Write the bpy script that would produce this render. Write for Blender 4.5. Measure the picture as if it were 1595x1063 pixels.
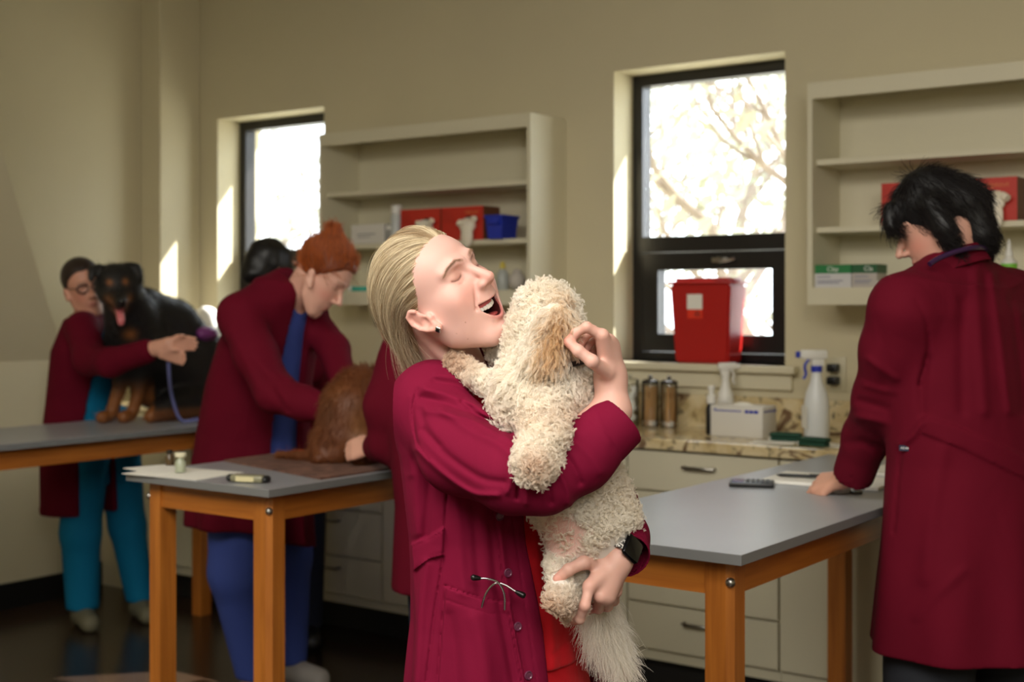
import bpy, bmesh, math, random
import numpy as np
from mathutils import Vector, Matrix
random.seed(7); RNG = np.random.default_rng(7)
for o in list(bpy.data.objects): bpy.data.objects.remove(o)
scene = bpy.context.scene
COL = scene.collection
# ------------------------------------------------------------------ camera, world, lights, exposure
F = 2070.0                      # focal length in pixels of the 1595 px wide frame
TH = math.radians(35.95)        # the camera looks this far left of the window wall's normal
CAMH = 1.42
cam_d = bpy.data.cameras.new('camera'); cam = bpy.data.objects.new('camera', cam_d); COL.objects.link(cam)
cam.location = (0, 0, CAMH); cam.rotation_euler = (math.pi/2, 0, TH)
cam_d.sensor_width = 36; cam_d.lens = 36*F/1595; cam_d.shift_y = -56.5/1595
cam_d.clip_start = .05; cam_d.clip_end = 200
cam_d.dof.use_dof = True; cam_d.dof.focus_distance = 2.2; cam_d.dof.aperture_fstop = 4.2
scene.camera = cam
world = bpy.data.worlds.new('world'); scene.world = world; world.use_nodes = True
bg = world.node_tree.nodes['Background']
bg.inputs[0].default_value = (.86, .94, 1, 1); bg.inputs[1].default_value = 6.0
def lamp(name, kind, energy, color, loc, direction, **kw):
    d = bpy.data.lights.new(name, kind); d.energy = energy; d.color = color
    for k, v in kw.items(): setattr(d, k, v)
    o = bpy.data.objects.new(name, d); COL.objects.link(o); o.location = loc
    o.rotation_euler = Vector(direction).to_track_quat('-Z', 'Y').to_euler()
    return o
lamp('sun', 'SUN', 20, (1, .97, .92), (5, 12, 8), (-.88, -1, -1.16), angle=.009)
# soft flash by the camera; added, unseen fill standing in for bounce off the ceiling
lamp('flash_umbrella_light', 'AREA', 36, (1, .96, .90), (.75, -.30, 2.45), (-.60, .95, -.42), shape='RECTANGLE', size=1.1, size_y=.9)
lamp('ceiling_bounce_fill', 'AREA', 250, (1, .95, .86), (-1.3, .3, 3.06), (0, .1, -1), shape='RECTANGLE', size=3.6, size_y=3.0)
vs = scene.view_settings
vs.view_transform = 'Standard'; vs.look = 'None'; vs.gamma = 1; vs.use_curve_mapping = False; vs.exposure = 0.12
# ------------------------------------------------------------------ helpers: objects
def tag(o, label=None, cat=None, group=None, kind=None):
    if label: o['label'] = label
    if cat: o['category'] = cat
    if group: o['group'] = group
    if kind: o['kind'] = kind
    return o
def empty(name, loc, rz=0, label=None, cat=None, group=None):
    o = bpy.data.objects.new(name, None); COL.objects.link(o); o.location = loc; o.rotation_euler = (0, 0, rz)
    o.empty_display_size = .05
    return tag(o, label, cat, group)
def copy_tree(o, parent=None):
    c = o.copy(); COL.objects.link(c)
    if parent: c.parent = parent
    for ch in list(o.children): copy_tree(ch, c)
    return c
def link_mesh(name, me, m=None, parent=None, smooth=False):
    if m is not None:
        for mm in (m if isinstance(m, (list, tuple)) else [m]): me.materials.append(mm)
    if smooth: me.shade_smooth()
    o = bpy.data.objects.new(name, me); COL.objects.link(o)
    if parent: o.parent = parent
    return o
class MB:
    """collects simple solids into one mesh"""
    def __init__(s): s.bm = bmesh.new(); s.mi = 0
    def _mi(s, fs):
        for f in fs: f.material_index = s.mi
    def box(s, a, b, bev=0, seg=2, M=None):
        a = Vector(a); b = Vector(b)
        r = bmesh.ops.create_cube(s.bm, size=1); vs_ = r['verts']
        bmesh.ops.scale(s.bm, vec=b-a, verts=vs_); bmesh.ops.translate(s.bm, vec=(a+b)/2, verts=vs_)
        fs = list({f for v in vs_ for f in v.link_faces})
        s._mi(fs)
        if bev > 0:
            es = list({e for v in vs_ for e in v.link_edges})
            g = bmesh.ops.bevel(s.bm, geom=es, offset=bev, segments=seg, affect='EDGES', profile=.5)
            vs_ = list({v for f in g['faces'] for v in f.verts} | {v for v in vs_ if v.is_valid}); s._mi(g['faces'])
        if M is not None: bmesh.ops.transform(s.bm, matrix=M, verts=vs_)
        return s
    def cyl(s, a, b, r1, r2=None, seg=20, caps=True):
        a = Vector(a); b = Vector(b); r2 = r1 if r2 is None else r2
        d = b-a; q = d.to_track_quat('Z', 'Y').to_matrix().to_4x4()
        M = Matrix.Translation((a+b)/2) @ q
        r = bmesh.ops.create_cone(s.bm, cap_ends=caps, segments=seg, radius1=max(r1, 1e-5), radius2=max(r2, 1e-5), depth=d.length, matrix=M)
        s._mi({f for v in r['verts'] for f in v.link_faces}); return s
    def sph(s, c, r, sc=(1, 1, 1), seg=18, M=None):
        X = Matrix.Translation(Vector(c)) @ (M if M is not None else Matrix()) @ Matrix.Diagonal((*sc, 1))
        g = bmesh.ops.create_uvsphere(s.bm, u_segments=seg, v_segments=max(6, seg//2+2), radius=r, matrix=X)
        s._mi({f for v in g['verts'] for f in v.link_faces}); return s
    def lathe(s, c, prof, seg=28, caps=True):
        c = Vector(c); rings = []
        for (r, z) in prof:
            rings.append([s.bm.verts.new(c+Vector((r*math.cos(2*math.pi*i/seg), r*math.sin(2*math.pi*i/seg), z))) for i in range(seg)])
        for A, B in zip(rings, rings[1:]):
            for i in range(seg):
                f = s.bm.faces.new((A[i], A[(i+1) % seg], B[(i+1) % seg], B[i])); f.material_index = s.mi
        if caps:
            for R, rev in ((rings[0], True), (rings[-1], False)):
                f = s.bm.faces.new(list(reversed(R)) if rev else R); f.material_index = s.mi
        return s
    def prism(s, pts, off):
        """pts: list of 3D points of a planar polygon, off: extrusion vector"""
        off = Vector(off)
        A = [s.bm.verts.new(Vector(p)) for p in pts]; B = [s.bm.verts.new(Vector(p)+off) for p in pts]
        fs = [s.bm.faces.new(A), s.bm.faces.new(list(reversed(B)))]
        n = len(A)
        for i in range(n): fs.append(s.bm.faces.new((A[(i+1) % n], A[i], B[i], B[(i+1) % n])))
        s._mi(fs); return s
    def tube(s, pts, r, seg=10, closed=False, radii=None):
        P = [Vector(p) for p in pts]; n = len(P); rings = []
        up = Vector((0, 0, 1)); prev = None
        for i in range(n):
            t = (P[(i+1) % n]-P[i-1]) if closed else (P[min(i+1, n-1)]-P[max(i-1, 0)])
            t.normalize()
            if prev is None:
                a = t.orthogonal().normalized()
            else:
                a = prev - t*prev.dot(t)
                a = a.normalized() if a.length > 1e-6 else t.orthogonal().normalized()
            prev = a; b = t.cross(a)
            rr = radii[i] if radii else r
            rings.append([s.bm.verts.new(P[i]+a*rr*math.cos(2*math.pi*k/seg)+b*rr*math.sin(2*math.pi*k/seg)) for k in range(seg)])
        for i in range(n if closed else n-1):
            A = rings[i]; B = rings[(i+1) % n]
            for k in range(seg):
                f = s.bm.faces.new((A[k], A[(k+1) % seg], B[(k+1) % seg], B[k])); f.material_index = s.mi
        if not closed:
            for R in (list(reversed(rings[0])), rings[-1]):
                f = s.bm.faces.new(R); f.material_index = s.mi
        return s
    def build(s, name, m, parent=None, smooth=False, off=None):
        bmesh.ops.recalc_face_normals(s.bm, faces=s.bm.faces)
        me = bpy.data.meshes.new(name); s.bm.to_mesh(me); s.bm.free()
        if off is not None: me.transform(Matrix.Translation(-Vector(off)))
        if smooth:
            me.shade_smooth()
            try: me.set_sharp_from_angle(angle=math.radians(40))
            except Exception: pass
        return link_mesh(name, me, m, parent)
def spline(pts, n):
    """Catmull-Rom through pts, n samples"""
    P = np.array(pts, float); P = np.vstack([2*P[0]-P[1], P, 2*P[-1]-P[-2]])
    m = len(P)-3; out = []
    for k in range(n):
        u = k/(n-1)*m; i = min(int(u), m-1); t = u-i
        a, b, c, d = P[i], P[i+1], P[i+2], P[i+3]
        out.append(.5*((2*b)+(-a+c)*t+(2*a-5*b+4*c-d)*t*t+(-a+3*b-3*c+d)*t**3))
    return np.array(out)
def tube_along(pts, n=24): return [tuple(p) for p in spline(pts, n)]
# ------------------------------------------------------------------ helpers: places
def C(px, py, t): return np.array([(px-797.5)*t/F, t, CAMH-(py-475)*t/F])      # a point t metres deep, in camera-aligned axes
cT, sT = math.cos(TH), math.sin(TH)
def R(px, py, t):                                                               # the same in room axes
    x, y, z = C(px, py, t); return Vector((cT*x-sT*y, sT*x+cT*y, z))
def ray(px): 
    u = (px-797.5)/F; return cT*u-sT, sT*u+cT
def onY(px, py, Y):
    dx, dy = ray(px); return R(px, py, Y/dy)
def onX(px, py, X):
    dx, dy = ray(px); return R(px, py, X/dx)
def onZ(px, py, Z): return R(px, py, (CAMH-Z)*F/(py-475))
# ------------------------------------------------------------------ helpers: materials
def lin(c): return tuple(((v/255)/12.92 if v/255 <= .04045 else ((v/255+.055)/1.055)**2.4) for v in c)
def add_drape(m, scale=9, dist=.02, stretch=(1, 1, .45), strength=.5):
    nt = m.node_tree; N = nt.nodes; L = nt.links; p = N["Principled BSDF"]; tc = N.new("ShaderNodeTexCoord"); mp = N.new("ShaderNodeMapping"); L.new(tc.outputs["Object"], mp.inputs[0]); mp.inputs["Scale"].default_value = stretch
    no = N.new("ShaderNodeTexNoise"); no.inputs["Scale"].default_value = scale; no.inputs["Detail"].default_value = 2.5; no.inputs["Distortion"].default_value = .7; L.new(mp.outputs[0], no.inputs[0])
    b = N.new("ShaderNodeBump"); b.inputs["Strength"].default_value = strength; b.inputs["Distance"].default_value = dist; L.new(no.outputs[0], b.inputs["Height"])
    if p.inputs["Normal"].is_linked: L.new(p.inputs["Normal"].links[0].from_socket, b.inputs["Normal"])
    L.new(b.outputs[0], p.inputs["Normal"]); return m
def mat(name, rgb, rough=.5, metal=0, var=0, vscale=8, bump=0, bscale=60, stretch=(1, 1, 1), spec=None, coat=0, sheen=0, trans=0, alpha=1, sss=0, emis=None, ior=None, attr=None, detail=4, rgb2=None):
    m = bpy.data.materials.new(name); m.use_nodes = True; nt = m.node_tree; N = nt.nodes; L = nt.links
    p = N['Principled BSDF']; c = (*lin(rgb), 1)
    p.inputs['Base Color'].default_value = c; p.inputs['Roughness'].default_value = rough; p.inputs['Metallic'].default_value = metal
    if spec is not None: p.inputs['Specular IOR Level'].default_value = spec
    if coat: p.inputs['Coat Weight'].default_value = coat; p.inputs['Coat Roughness'].default_value = .15
    if sheen: p.inputs['Sheen Weight'].default_value = sheen; p.inputs['Sheen Roughness'].default_value = .5
    if trans: p.inputs['Transmission Weight'].default_value = trans
    if alpha < 1: p.inputs['Alpha'].default_value = alpha
    if ior: p.inputs['IOR'].default_value = ior
    if sss:
        p.inputs['Subsurface Weight'].default_value = sss; p.inputs['Subsurface Radius'].default_value = (.009, .004, .002); p.inputs['Subsurface Scale'].default_value = 1.0
    if emis: p.inputs['Emission Color'].default_value = (*lin(emis[0]), 1); p.inputs['Emission Strength'].default_value = emis[1]
    tc = N.new('ShaderNodeTexCoord'); mp = N.new('ShaderNodeMapping'); L.new(tc.outputs['Object'], mp.inputs[0]); mp.inputs['Scale'].default_value = stretch
    src = None
    if attr:
        a = N.new('ShaderNodeAttribute'); a.attribute_name = attr; src = a.outputs['Color']; L.new(src, p.inputs['Base Color'])
    if var or rgb2:
        no = N.new('ShaderNodeTexNoise'); no.inputs['Scale'].default_value = vscale; no.inputs['Detail'].default_value = detail; L.new(mp.outputs[0], no.inputs[0])
        mr = N.new('ShaderNodeMapRange'); mr.inputs[1].default_value = .3; mr.inputs[2].default_value = .7
        L.new(no.outputs[0], mr.inputs[0])
        if rgb2:
            mx = N.new('ShaderNodeMix'); mx.data_type = 'RGBA'; L.new(mr.outputs[0], mx.inputs[0]); mx.inputs[6].default_value = c; mx.inputs[7].default_value = (*lin(rgb2), 1)
            L.new(mx.outputs[2], p.inputs['Base Color'])
        else:
            mr.inputs[3].default_value = 1-var; mr.inputs[4].default_value = 1+var
            mx = N.new('ShaderNodeMix'); mx.data_type = 'RGBA'; mx.blend_type = 'MULTIPLY'; mx.inputs[0].default_value = 1
            if src: L.new(src, mx.inputs[6])
            else: mx.inputs[6].default_value = c
            L.new(mr.outputs[0], mx.inputs[7]); L.new(mx.outputs[2], p.inputs['Base Color'])
    if bump:
        nb = N.new('ShaderNodeTexNoise'); nb.inputs['Scale'].default_value = bscale; nb.inputs['Detail'].default_value = detail; L.new(mp.outputs[0], nb.inputs[0])
        b = N.new('ShaderNodeBump'); b.inputs['Strength'].default_value = bump; b.inputs['Distance'].default_value = .004; L.new(nb.outputs[0], b.inputs['Height']); L.new(b.outputs[0], p.inputs['Normal'])
    return m
def wood(name, a, b, axis='X', rough=.4):
    m = bpy.data.materials.new(name); m.use_nodes = True; nt = m.node_tree; N = nt.nodes; L = nt.links; p = N['Principled BSDF']
    tc = N.new('ShaderNodeTexCoord'); mp = N.new('ShaderNodeMapping'); L.new(tc.outputs['Object'], mp.inputs[0])
    mp.inputs['Scale'].default_value = {'X': (1.2, 22, 22), 'Y': (22, 1.2, 22), 'Z': (22, 22, 1.2)}[axis]
    no = N.new('ShaderNodeTexNoise'); no.inputs['Scale'].default_value = 2.2; no.inputs['Detail'].default_value = 6; no.inputs['Distortion'].default_value = .6; L.new(mp.outputs[0], no.inputs[0])
    cr = N.new('ShaderNodeValToRGB'); L.new(no.outputs[0], cr.inputs[0])
    cr.color_ramp.elements[0].position = .3; cr.color_ramp.elements[0].color = (*lin(a), 1); cr.color_ramp.elements[1].position = .7; cr.color_ramp.elements[1].color = (*lin(b), 1)
    L.new(cr.outputs[0], p.inputs['Base Color']); p.inputs['Roughness'].default_value = rough
    bp = N.new('ShaderNodeBump'); bp.inputs['Strength'].default_value = .08; bp.inputs['Distance'].default_value = .002; L.new(no.outputs[0], bp.inputs['Height']); L.new(bp.outputs[0], p.inputs['Normal'])
    return m
def granite(name):
    m = bpy.data.materials.new(name); m.use_nodes = True; nt = m.node_tree; N = nt.nodes; L = nt.links; p = N['Principled BSDF']
    tc = N.new('ShaderNodeTexCoord')
    def noise(sc, det, dist=0):
        n = N.new('ShaderNodeTexNoise'); n.inputs['Scale'].default_value = sc; n.inputs['Detail'].default_value = det; n.inputs['Distortion'].default_value = dist; L.new(tc.outputs['Object'], n.inputs[0]); return n
    n1 = noise(7, 5, 1.2); cr = N.new('ShaderNodeValToRGB'); L.new(n1.outputs[0], cr.inputs[0])
    e = cr.color_ramp.elements; e[0].position = .25; e[0].color = (*lin((120, 95, 60)), 1); e[1].position = .75; e[1].color = (*lin((222, 212, 182)), 1)
    x = e.new(.4); x.color = (*lin((200, 178, 130)), 1); x = e.new(.55); x.color = (*lin((218, 200, 158)), 1)
    n2 = noise(26, 6, .8); c2 = N.new('ShaderNodeValToRGB'); L.new(n2.outputs[0], c2.inputs[0]); e = c2.color_ramp.elements
    e[0].position = .58; e[0].color = (0, 0, 0, 1); e[1].position = .68; e[1].color = (.8, .8, .8, 1)
    n3 = noise(9, 5, 1.5); c3 = N.new('ShaderNodeValToRGB'); L.new(n3.outputs[0], c3.inputs[0]); e = c3.color_ramp.elements
    e[0].position = .56; e[0].color = (0, 0, 0, 1); e[1].position = .64; e[1].color = (.85, .85, .85, 1)
    m1 = N.new('ShaderNodeMix'); m1.data_type = 'RGBA'; L.new(c2.outputs[0], m1.inputs[0]); L.new(cr.outputs[0], m1.inputs[6]); m1.inputs[7].default_value = (*lin((82, 74, 62)), 1)
    m2 = N.new('ShaderNodeMix'); m2.data_type = 'RGBA'; L.new(c3.outputs[0], m2.inputs[0]); L.new(m1.outputs[2], m2.inputs[6]); m2.inputs[7].default_value = (*lin((92, 58, 38)), 1)
    L.new(m2.outputs[2], p.inputs['Base Color']); p.inputs['Roughness'].default_value = .16
    return m
def text_mesh(name, s, size, m, M, parent=None, ext=.0004, align='CENTER'):
    cu = bpy.data.curves.new(name, 'FONT'); cu.body = s; cu.size = size; cu.extrude = ext; cu.align_x = align; cu.align_y = 'CENTER'
    o = bpy.data.objects.new(name, cu); COL.objects.link(o)
    dg = bpy.context.evaluated_depsgraph_get(); me = bpy.data.meshes.new_from_object(o.evaluated_get(dg)); bpy.data.objects.remove(o)
    me.transform(M); return link_mesh(name, me, m, parent)
# ------------------------------------------------------------------ helpers: organic surfaces (distance fields -> one smooth mesh)
f32 = np.float32
def A3(p): return np.asarray(p, f32)
def sub(p, a, b, r1, r2=None):
    """tapered capsule"""
    a = A3(a); b = A3(b); r2 = r1 if r2 is None else r2; ab = b-a; L2 = float(ab@ab)+1e-12
    t = np.clip(((p-a)@ab)/L2, 0, 1); return np.linalg.norm(p-a-t[:, None]*ab, axis=1)-(r1+(r2-r1)*t)
cap = sub
def ell(p, c, r, M=None):
    q = p-A3(c)
    if M is not None: q = q@np.asarray(M, f32).T      # rows of M are the ellipsoid's axes
    r = A3(r); k0 = np.linalg.norm(q/r, axis=1); k1 = np.linalg.norm(q/(r*r), axis=1)
    return np.where(k0 < 1e-4, -r.min(), k0*(k0-1)/(k1+1e-9)).astype(f32)
def rbox(p, c, h, r=0, M=None):
    q = p-A3(c)
    if M is not None: q = q@np.asarray(M, f32).T
    q = np.abs(q)-A3(h)+r
    return np.linalg.norm(np.maximum(q, 0), axis=1)+np.minimum(q.max(axis=1), 0)-r
def su(a, b, k):
    h = np.maximum(k-np.abs(a-b), 0)/k; return np.minimum(a, b)-h*h*k*.25
def ss(a, b, k):          # a minus b, smooth
    return -su(-a, b, k)
def si(a, b, k): return -su(-a, -b, k)
def chain(p, pts, rs, k=0):
    d = None
    for i in range(len(pts)-1):
        c = cap(p, pts[i], pts[i+1], rs[i], rs[i+1]); d = c if d is None else (su(d, c, k) if k else np.minimum(d, c))
    return d
def sdist(p, pts):
    """distance to a polyline, for creases and seams"""
    d = None
    for a, b in zip(pts, pts[1:]):
        c = cap(p, a, b, 0); d = c if d is None else np.minimum(d, c)
    return d
def axes(fwd, up):
    f = A3(fwd); f = f/np.linalg.norm(f); u = A3(up); u = u-f*(u@f); u /= np.linalg.norm(u); s = np.cross(f, u)
    return np.array([s, f, u], f32)                   # rows: side, forward, up
def noise3(p, sc, seed=0):
    """cheap smooth noise in -1..1"""
    r = np.random.default_rng(seed); d = np.zeros(len(p), f32)
    for _ in range(5):
        k = r.normal(size=3); k = k/np.linalg.norm(k)*sc*r.uniform(.7, 1.5); d += np.sin(p@A3(k)+r.uniform(0, 6.28))
    return d/3.2
def field_mesh(f, lo, hi, h):
    lo = np.array(lo, float); hi = np.array(hi, float); B = 4
    n = np.ceil((hi-lo)/(h*B)).astype(int)+1; N = n*B
    cx = [lo[i]+(np.arange(n[i])*B+(B-1)/2)*h for i in range(3)]
    G = np.stack(np.meshgrid(*cx, indexing='ij'), -1).reshape(-1, 3).astype(f32)
    dc = np.concatenate([f(G[i:i+400000]) for i in range(0, len(G), 400000)]).reshape(n)
    near = np.abs(dc) < h*B*1.9
    D = np.repeat(np.repeat(np.repeat(dc, B, 0), B, 1), B, 2).astype(f32)
    bi = np.argwhere(near)
    off = np.stack(np.meshgrid(*[np.arange(B)]*3, indexing='ij'), -1).reshape(-1, 3)
    step = 6000
    for s in range(0, len(bi), step):
        ii = (bi[s:s+step, None, :]*B+off[None]).reshape(-1, 3)
        P = (lo+ii*h).astype(f32); D[ii[:, 0], ii[:, 1], ii[:, 2]] = f(P)
    S = D < 0
    c = [S[i:N[0]-1+i, j:N[1]-1+j, k:N[2]-1+k] for i in (0, 1) for j in (0, 1) for k in (0, 1)]
    allin = c[0].copy(); anyin = c[0].copy()
    for x in c[1:]: allin &= x; anyin |= x
    act = anyin & ~allin; idx = np.argwhere(act); vid = np.full(act.shape, -1, np.int32); vid[act] = np.arange(len(idx))
    offs = np.array([(i, j, k) for i in (0, 1) for j in (0, 1) for k in (0, 1)])
    V = np.stack([D[idx[:, 0]+o[0], idx[:, 1]+o[1], idx[:, 2]+o[2]] for o in offs], 1)
    acc = np.zeros((len(idx), 3)); cnt = np.zeros(len(idx))
    for a in range(8):
        for b in range(a+1, 8):
            if np.abs(offs[a]-offs[b]).sum() != 1: continue
            m = (V[:, a] < 0) != (V[:, b] < 0); t = V[m, a]/(V[m, a]-V[m, b])
            acc[m] += offs[a]+(offs[b]-offs[a])*t[:, None]; cnt[m] += 1
    verts = lo+(idx+acc/cnt[:, None])*h
    quads = []
    for ax in range(3):
        o = [0, 0, 0]; o[ax] = 1; u, v = [(1, 2), (2, 0), (0, 1)][ax]
        s0 = S[:N[0]-o[0], :N[1]-o[1], :N[2]-o[2]]; s1 = S[o[0]:, o[1]:, o[2]:]
        e = np.argwhere(s0 != s1); e = e[(e[:, u] > 0) & (e[:, v] > 0) & (e[:, u] < N[u]-1) & (e[:, v] < N[v]-1)]
        du = np.zeros(3, int); du[u] = 1; dv = np.zeros(3, int); dv[v] = 1
        q = np.stack([vid[tuple((e-du-dv).T)], vid[tuple((e-dv).T)], vid[tuple(e.T)], vid[tuple((e-du).T)]], 1)
        fl = s0[tuple(e.T)]; q[~fl] = q[~fl][:, ::-1]; quads.append(q[(q >= 0).all(1)])
    return verts.astype(f32), np.concatenate(quads)
def relax(V, Q, it=1, lam=.5):
    for _ in range(it):
        s = np.zeros_like(V); n = np.zeros(len(V), f32)
        for a, b in ((0, 1), (1, 2), (2, 3), (3, 0)):
            for x, y in ((a, b), (b, a)):
                np.add.at(s, Q[:, x], V[Q[:, y]]); np.add.at(n, Q[:, x], 1)
        V = V+lam*(s/np.maximum(n, 1)[:, None]-V)
    return V
def np_mesh(name, V, Q, colors=None, smooth=True, attr='Col'):
    me = bpy.data.meshes.new(name); me.vertices.add(len(V)); me.vertices.foreach_set('co', np.ascontiguousarray(V, f32).ravel())
    k = Q.shape[1]; me.loops.add(len(Q)*k); me.loops.foreach_set('vertex_index', np.ascontiguousarray(Q, np.int32).ravel())
    me.polygons.add(len(Q)); me.polygons.foreach_set('loop_start', np.arange(0, len(Q)*k, k, dtype=np.int32))
    try: me.polygons.foreach_set('loop_total', np.full(len(Q), k, np.int32))
    except Exception: pass
    me.update(calc_edges=True); me.validate()
    if smooth: me.shade_smooth()
    if colors is not None:
        a = me.color_attributes.new(attr, 'FLOAT_COLOR', 'POINT'); a.data.foreach_set('color', np.hstack([colors, np.ones((len(V), 1))]).astype(f32).ravel())
    return me
class Fig:
    """a figure: an Empty at base (camera-aligned point, z 0 unless given) whose children are built in camera-aligned coordinates"""
    def __init__(s, name, base, label, cat, group=None):
        s.b = np.array(base, float); w = Vector((cT*s.b[0]-sT*s.b[1], sT*s.b[0]+cT*s.b[1], s.b[2]))
        s.root = empty(name, w, TH, label, cat, group)
    def sdf(s, name, f, lo, hi, h, m, color=None, rel=1, parent=None):
        V, Q = field_mesh(f, lo, hi, h)
        if rel: V = relax(V, Q, rel)
        me = np_mesh(name, V-s.b.astype(f32), Q, None if color is None else color(V)); o = link_mesh(name, me, m, parent or s.root); return o, V, Q
    def multi(s, name, pieces, m, color=None, parent=None):
        """several fields, one mesh: pieces = [(f, lo, hi, h)]"""
        Vs = []; Qs = []; n = 0
        for (f, lo, hi, h) in pieces:
            V, Q = field_mesh(f, lo, hi, h); V = relax(V, Q, 1); Vs.append(V); Qs.append(Q+n); n += len(V)
        V = np.vstack(Vs); Q = np.vstack(Qs); me = np_mesh(name, V-s.b.astype(f32), Q, None if color is None else color(V))
        return link_mesh(name, me, m, parent or s.root), V, Q
    def mb(s, b, name, m, parent=None, smooth=True): return b.build(name, m, parent or s.root, smooth=smooth, off=s.b)
    def strands(s, name, P, rad, m, cols=None, parent=None, K=None):
        """P: (n, k, 3) strand points; a hair-curves object"""
        P = P-s.b; n, k = P.shape[:2]; hc = bpy.data.hair_curves.new(name); hc.add_curves([k]*n)
        hc.attributes['position'].data.foreach_set('vector', np.ascontiguousarray(P, f32).ravel()) if 'position' in hc.attributes else hc.position_data.foreach_set('vector', P.astype(f32).ravel())
        ra = hc.attributes.get('radius') or hc.attributes.new('radius', 'FLOAT', 'POINT')
        rr = np.broadcast_to(np.asarray(rad, f32), (n, k)) if np.ndim(rad) else np.full((n, k), rad, f32)*np.linspace(1, .45, k)[None]
        ra.data.foreach_set('value', np.ascontiguousarray(rr, f32).ravel())
        if cols is not None:
            ca = hc.attributes.new('Col', 'FLOAT_COLOR', 'CURVE'); ca.data.foreach_set('color', np.hstack([cols, np.ones((n, 1))]).astype(f32).ravel())
        hc.materials.append(m); o = bpy.data.objects.new(name, hc); COL.objects.link(o); o.parent = parent or s.root; return o
def sample(V, Q, n, rng, keep=None):
    """n random points on a quad mesh with normals"""
    if keep is not None: Q = Q[keep(V[Q].mean(1))]
    a = V[Q[:, 0]]; b = V[Q[:, 1]]; c = V[Q[:, 2]]; d = V[Q[:, 3]]
    nn = np.cross(c-a, d-b); ar = np.linalg.norm(nn, axis=1); nn = nn/np.maximum(ar, 1e-12)[:, None]
    i = rng.choice(len(Q), n, p=ar/ar.sum()); u = rng.random((n, 1)); v = rng.random((n, 1))
    p = (a[i]*(1-u)+b[i]*u)*(1-v)+(d[i]*(1-u)+c[i]*u)*v
    return p, nn[i]
def unit(v): return v/np.maximum(np.linalg.norm(v, axis=-1, keepdims=True), 1e-9)
def fur(p, n, comb, length, rng, k=9, curl=.004, turns=1.5, lift=.45, droop=.0, jitter=.25):
    """curly strands growing from points p with normals n, combed along comb (tangential)"""
    m = len(p); comb = comb-n*(comb*n).sum(1, keepdims=True); comb = unit(comb+rng.normal(size=(m, 3))*jitter)
    d = unit(n*lift+comb*(1-lift)); s = unit(np.cross(d, n)); w = unit(np.cross(s, d))
    L_ = (length*rng.uniform(.65, 1.2, m))[:, None, None] if np.ndim(length) == 0 else (length*rng.uniform(.65, 1.2, m))[:, None, None]
    t = np.linspace(0, 1, k)[None, :, None]; ph = rng.uniform(0, 6.28, (m, 1, 1)); tw = rng.choice([-1, 1], (m, 1, 1))*turns*6.28*rng.uniform(.7, 1.3, (m, 1, 1))
    cu = (np.asarray(curl)*np.ones(m))[:, None, None]*np.minimum(t*3, 1)
    P = p[:, None]-n[:, None]*.002+d[:, None]*t*L_+cu*(np.cos(tw*t+ph)-np.cos(ph))*s[:, None]+cu*(np.sin(tw*t+ph)-np.sin(ph))*w[:, None]
    P[:, :, 2] -= droop*(t[..., 0]**2)*L_[..., 0]
    return P
def haircol(name, rough=.4, trans=.25, spec=.4):
    m = bpy.data.materials.new(name); m.use_nodes = True; nt = m.node_tree; N = nt.nodes; L = nt.links; p = N['Principled BSDF']
    a = N.new('ShaderNodeAttribute'); a.attribute_name = 'Col'; L.new(a.outputs['Color'], p.inputs['Base Color'])
    p.inputs['Roughness'].default_value = rough; p.inputs['Specular IOR Level'].default_value = spec
    tr = N.new('ShaderNodeBsdfTranslucent'); L.new(a.outputs['Color'], tr.inputs[0]); mx = N.new('ShaderNodeMixShader'); mx.inputs[0].default_value = trans
    L.new(p.outputs[0], mx.inputs[1]); L.new(tr.outputs[0], mx.inputs[2]); L.new(mx.outputs[0], N['Material Output'].inputs[0]); return m
def smooth01(x, a, b): t = np.clip((x-a)/(b-a), 0, 1); return t*t*(3-2*t)
# reliefs measured on the photograph and pressed into the real surface (seams, folds, pockets)
def PXY(p): return p[:, 0]*F/np.maximum(p[:, 1], .1)+797.5, 475-(p[:, 2]-CAMH)*F/np.maximum(p[:, 1], .1)
def seg2(x, y, pts):
    d = np.full(len(x), 1e6, f32)
    for (ax, ay), (bx, by) in zip(pts, pts[1:]):
        vx, vy = bx-ax, by-ay; t = np.clip(((x-ax)*vx+(y-ay)*vy)/(vx*vx+vy*vy+1e-9), 0, 1)
        d = np.minimum(d, np.hypot(x-ax-t*vx, y-ay-t*vy))
    return d
def inpoly(x, y, poly):
    c = np.zeros(len(x), bool); n = len(poly)
    for i in range(n):
        (ax, ay), (bx, by) = poly[i], poly[(i+1) % n]
        if ay == by: continue
        c ^= ((ay > y) != (by > y)) & (x < (bx-ax)*(y-ay)/(by-ay)+ax)
    return c
def patch(x, y, poly, soft=2.0):
    d = seg2(x, y, list(poly)+[poly[0]]); s = np.where(inpoly(x, y, poly), 1, -1)*d; return smooth01(s, -soft, soft)
def folds(x, y, lines):
    """sum of raised (+) or sunk (-) soft lines: (points, width_px, metres)"""
    o = np.zeros(len(x), f32)
    for pts, w, a in lines:
        q = spline(pts, 4*len(pts)) if len(pts) > 2 else pts
        o += a*np.exp(-(seg2(x, y, [tuple(v) for v in q])/w)**2)
    return o
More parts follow.
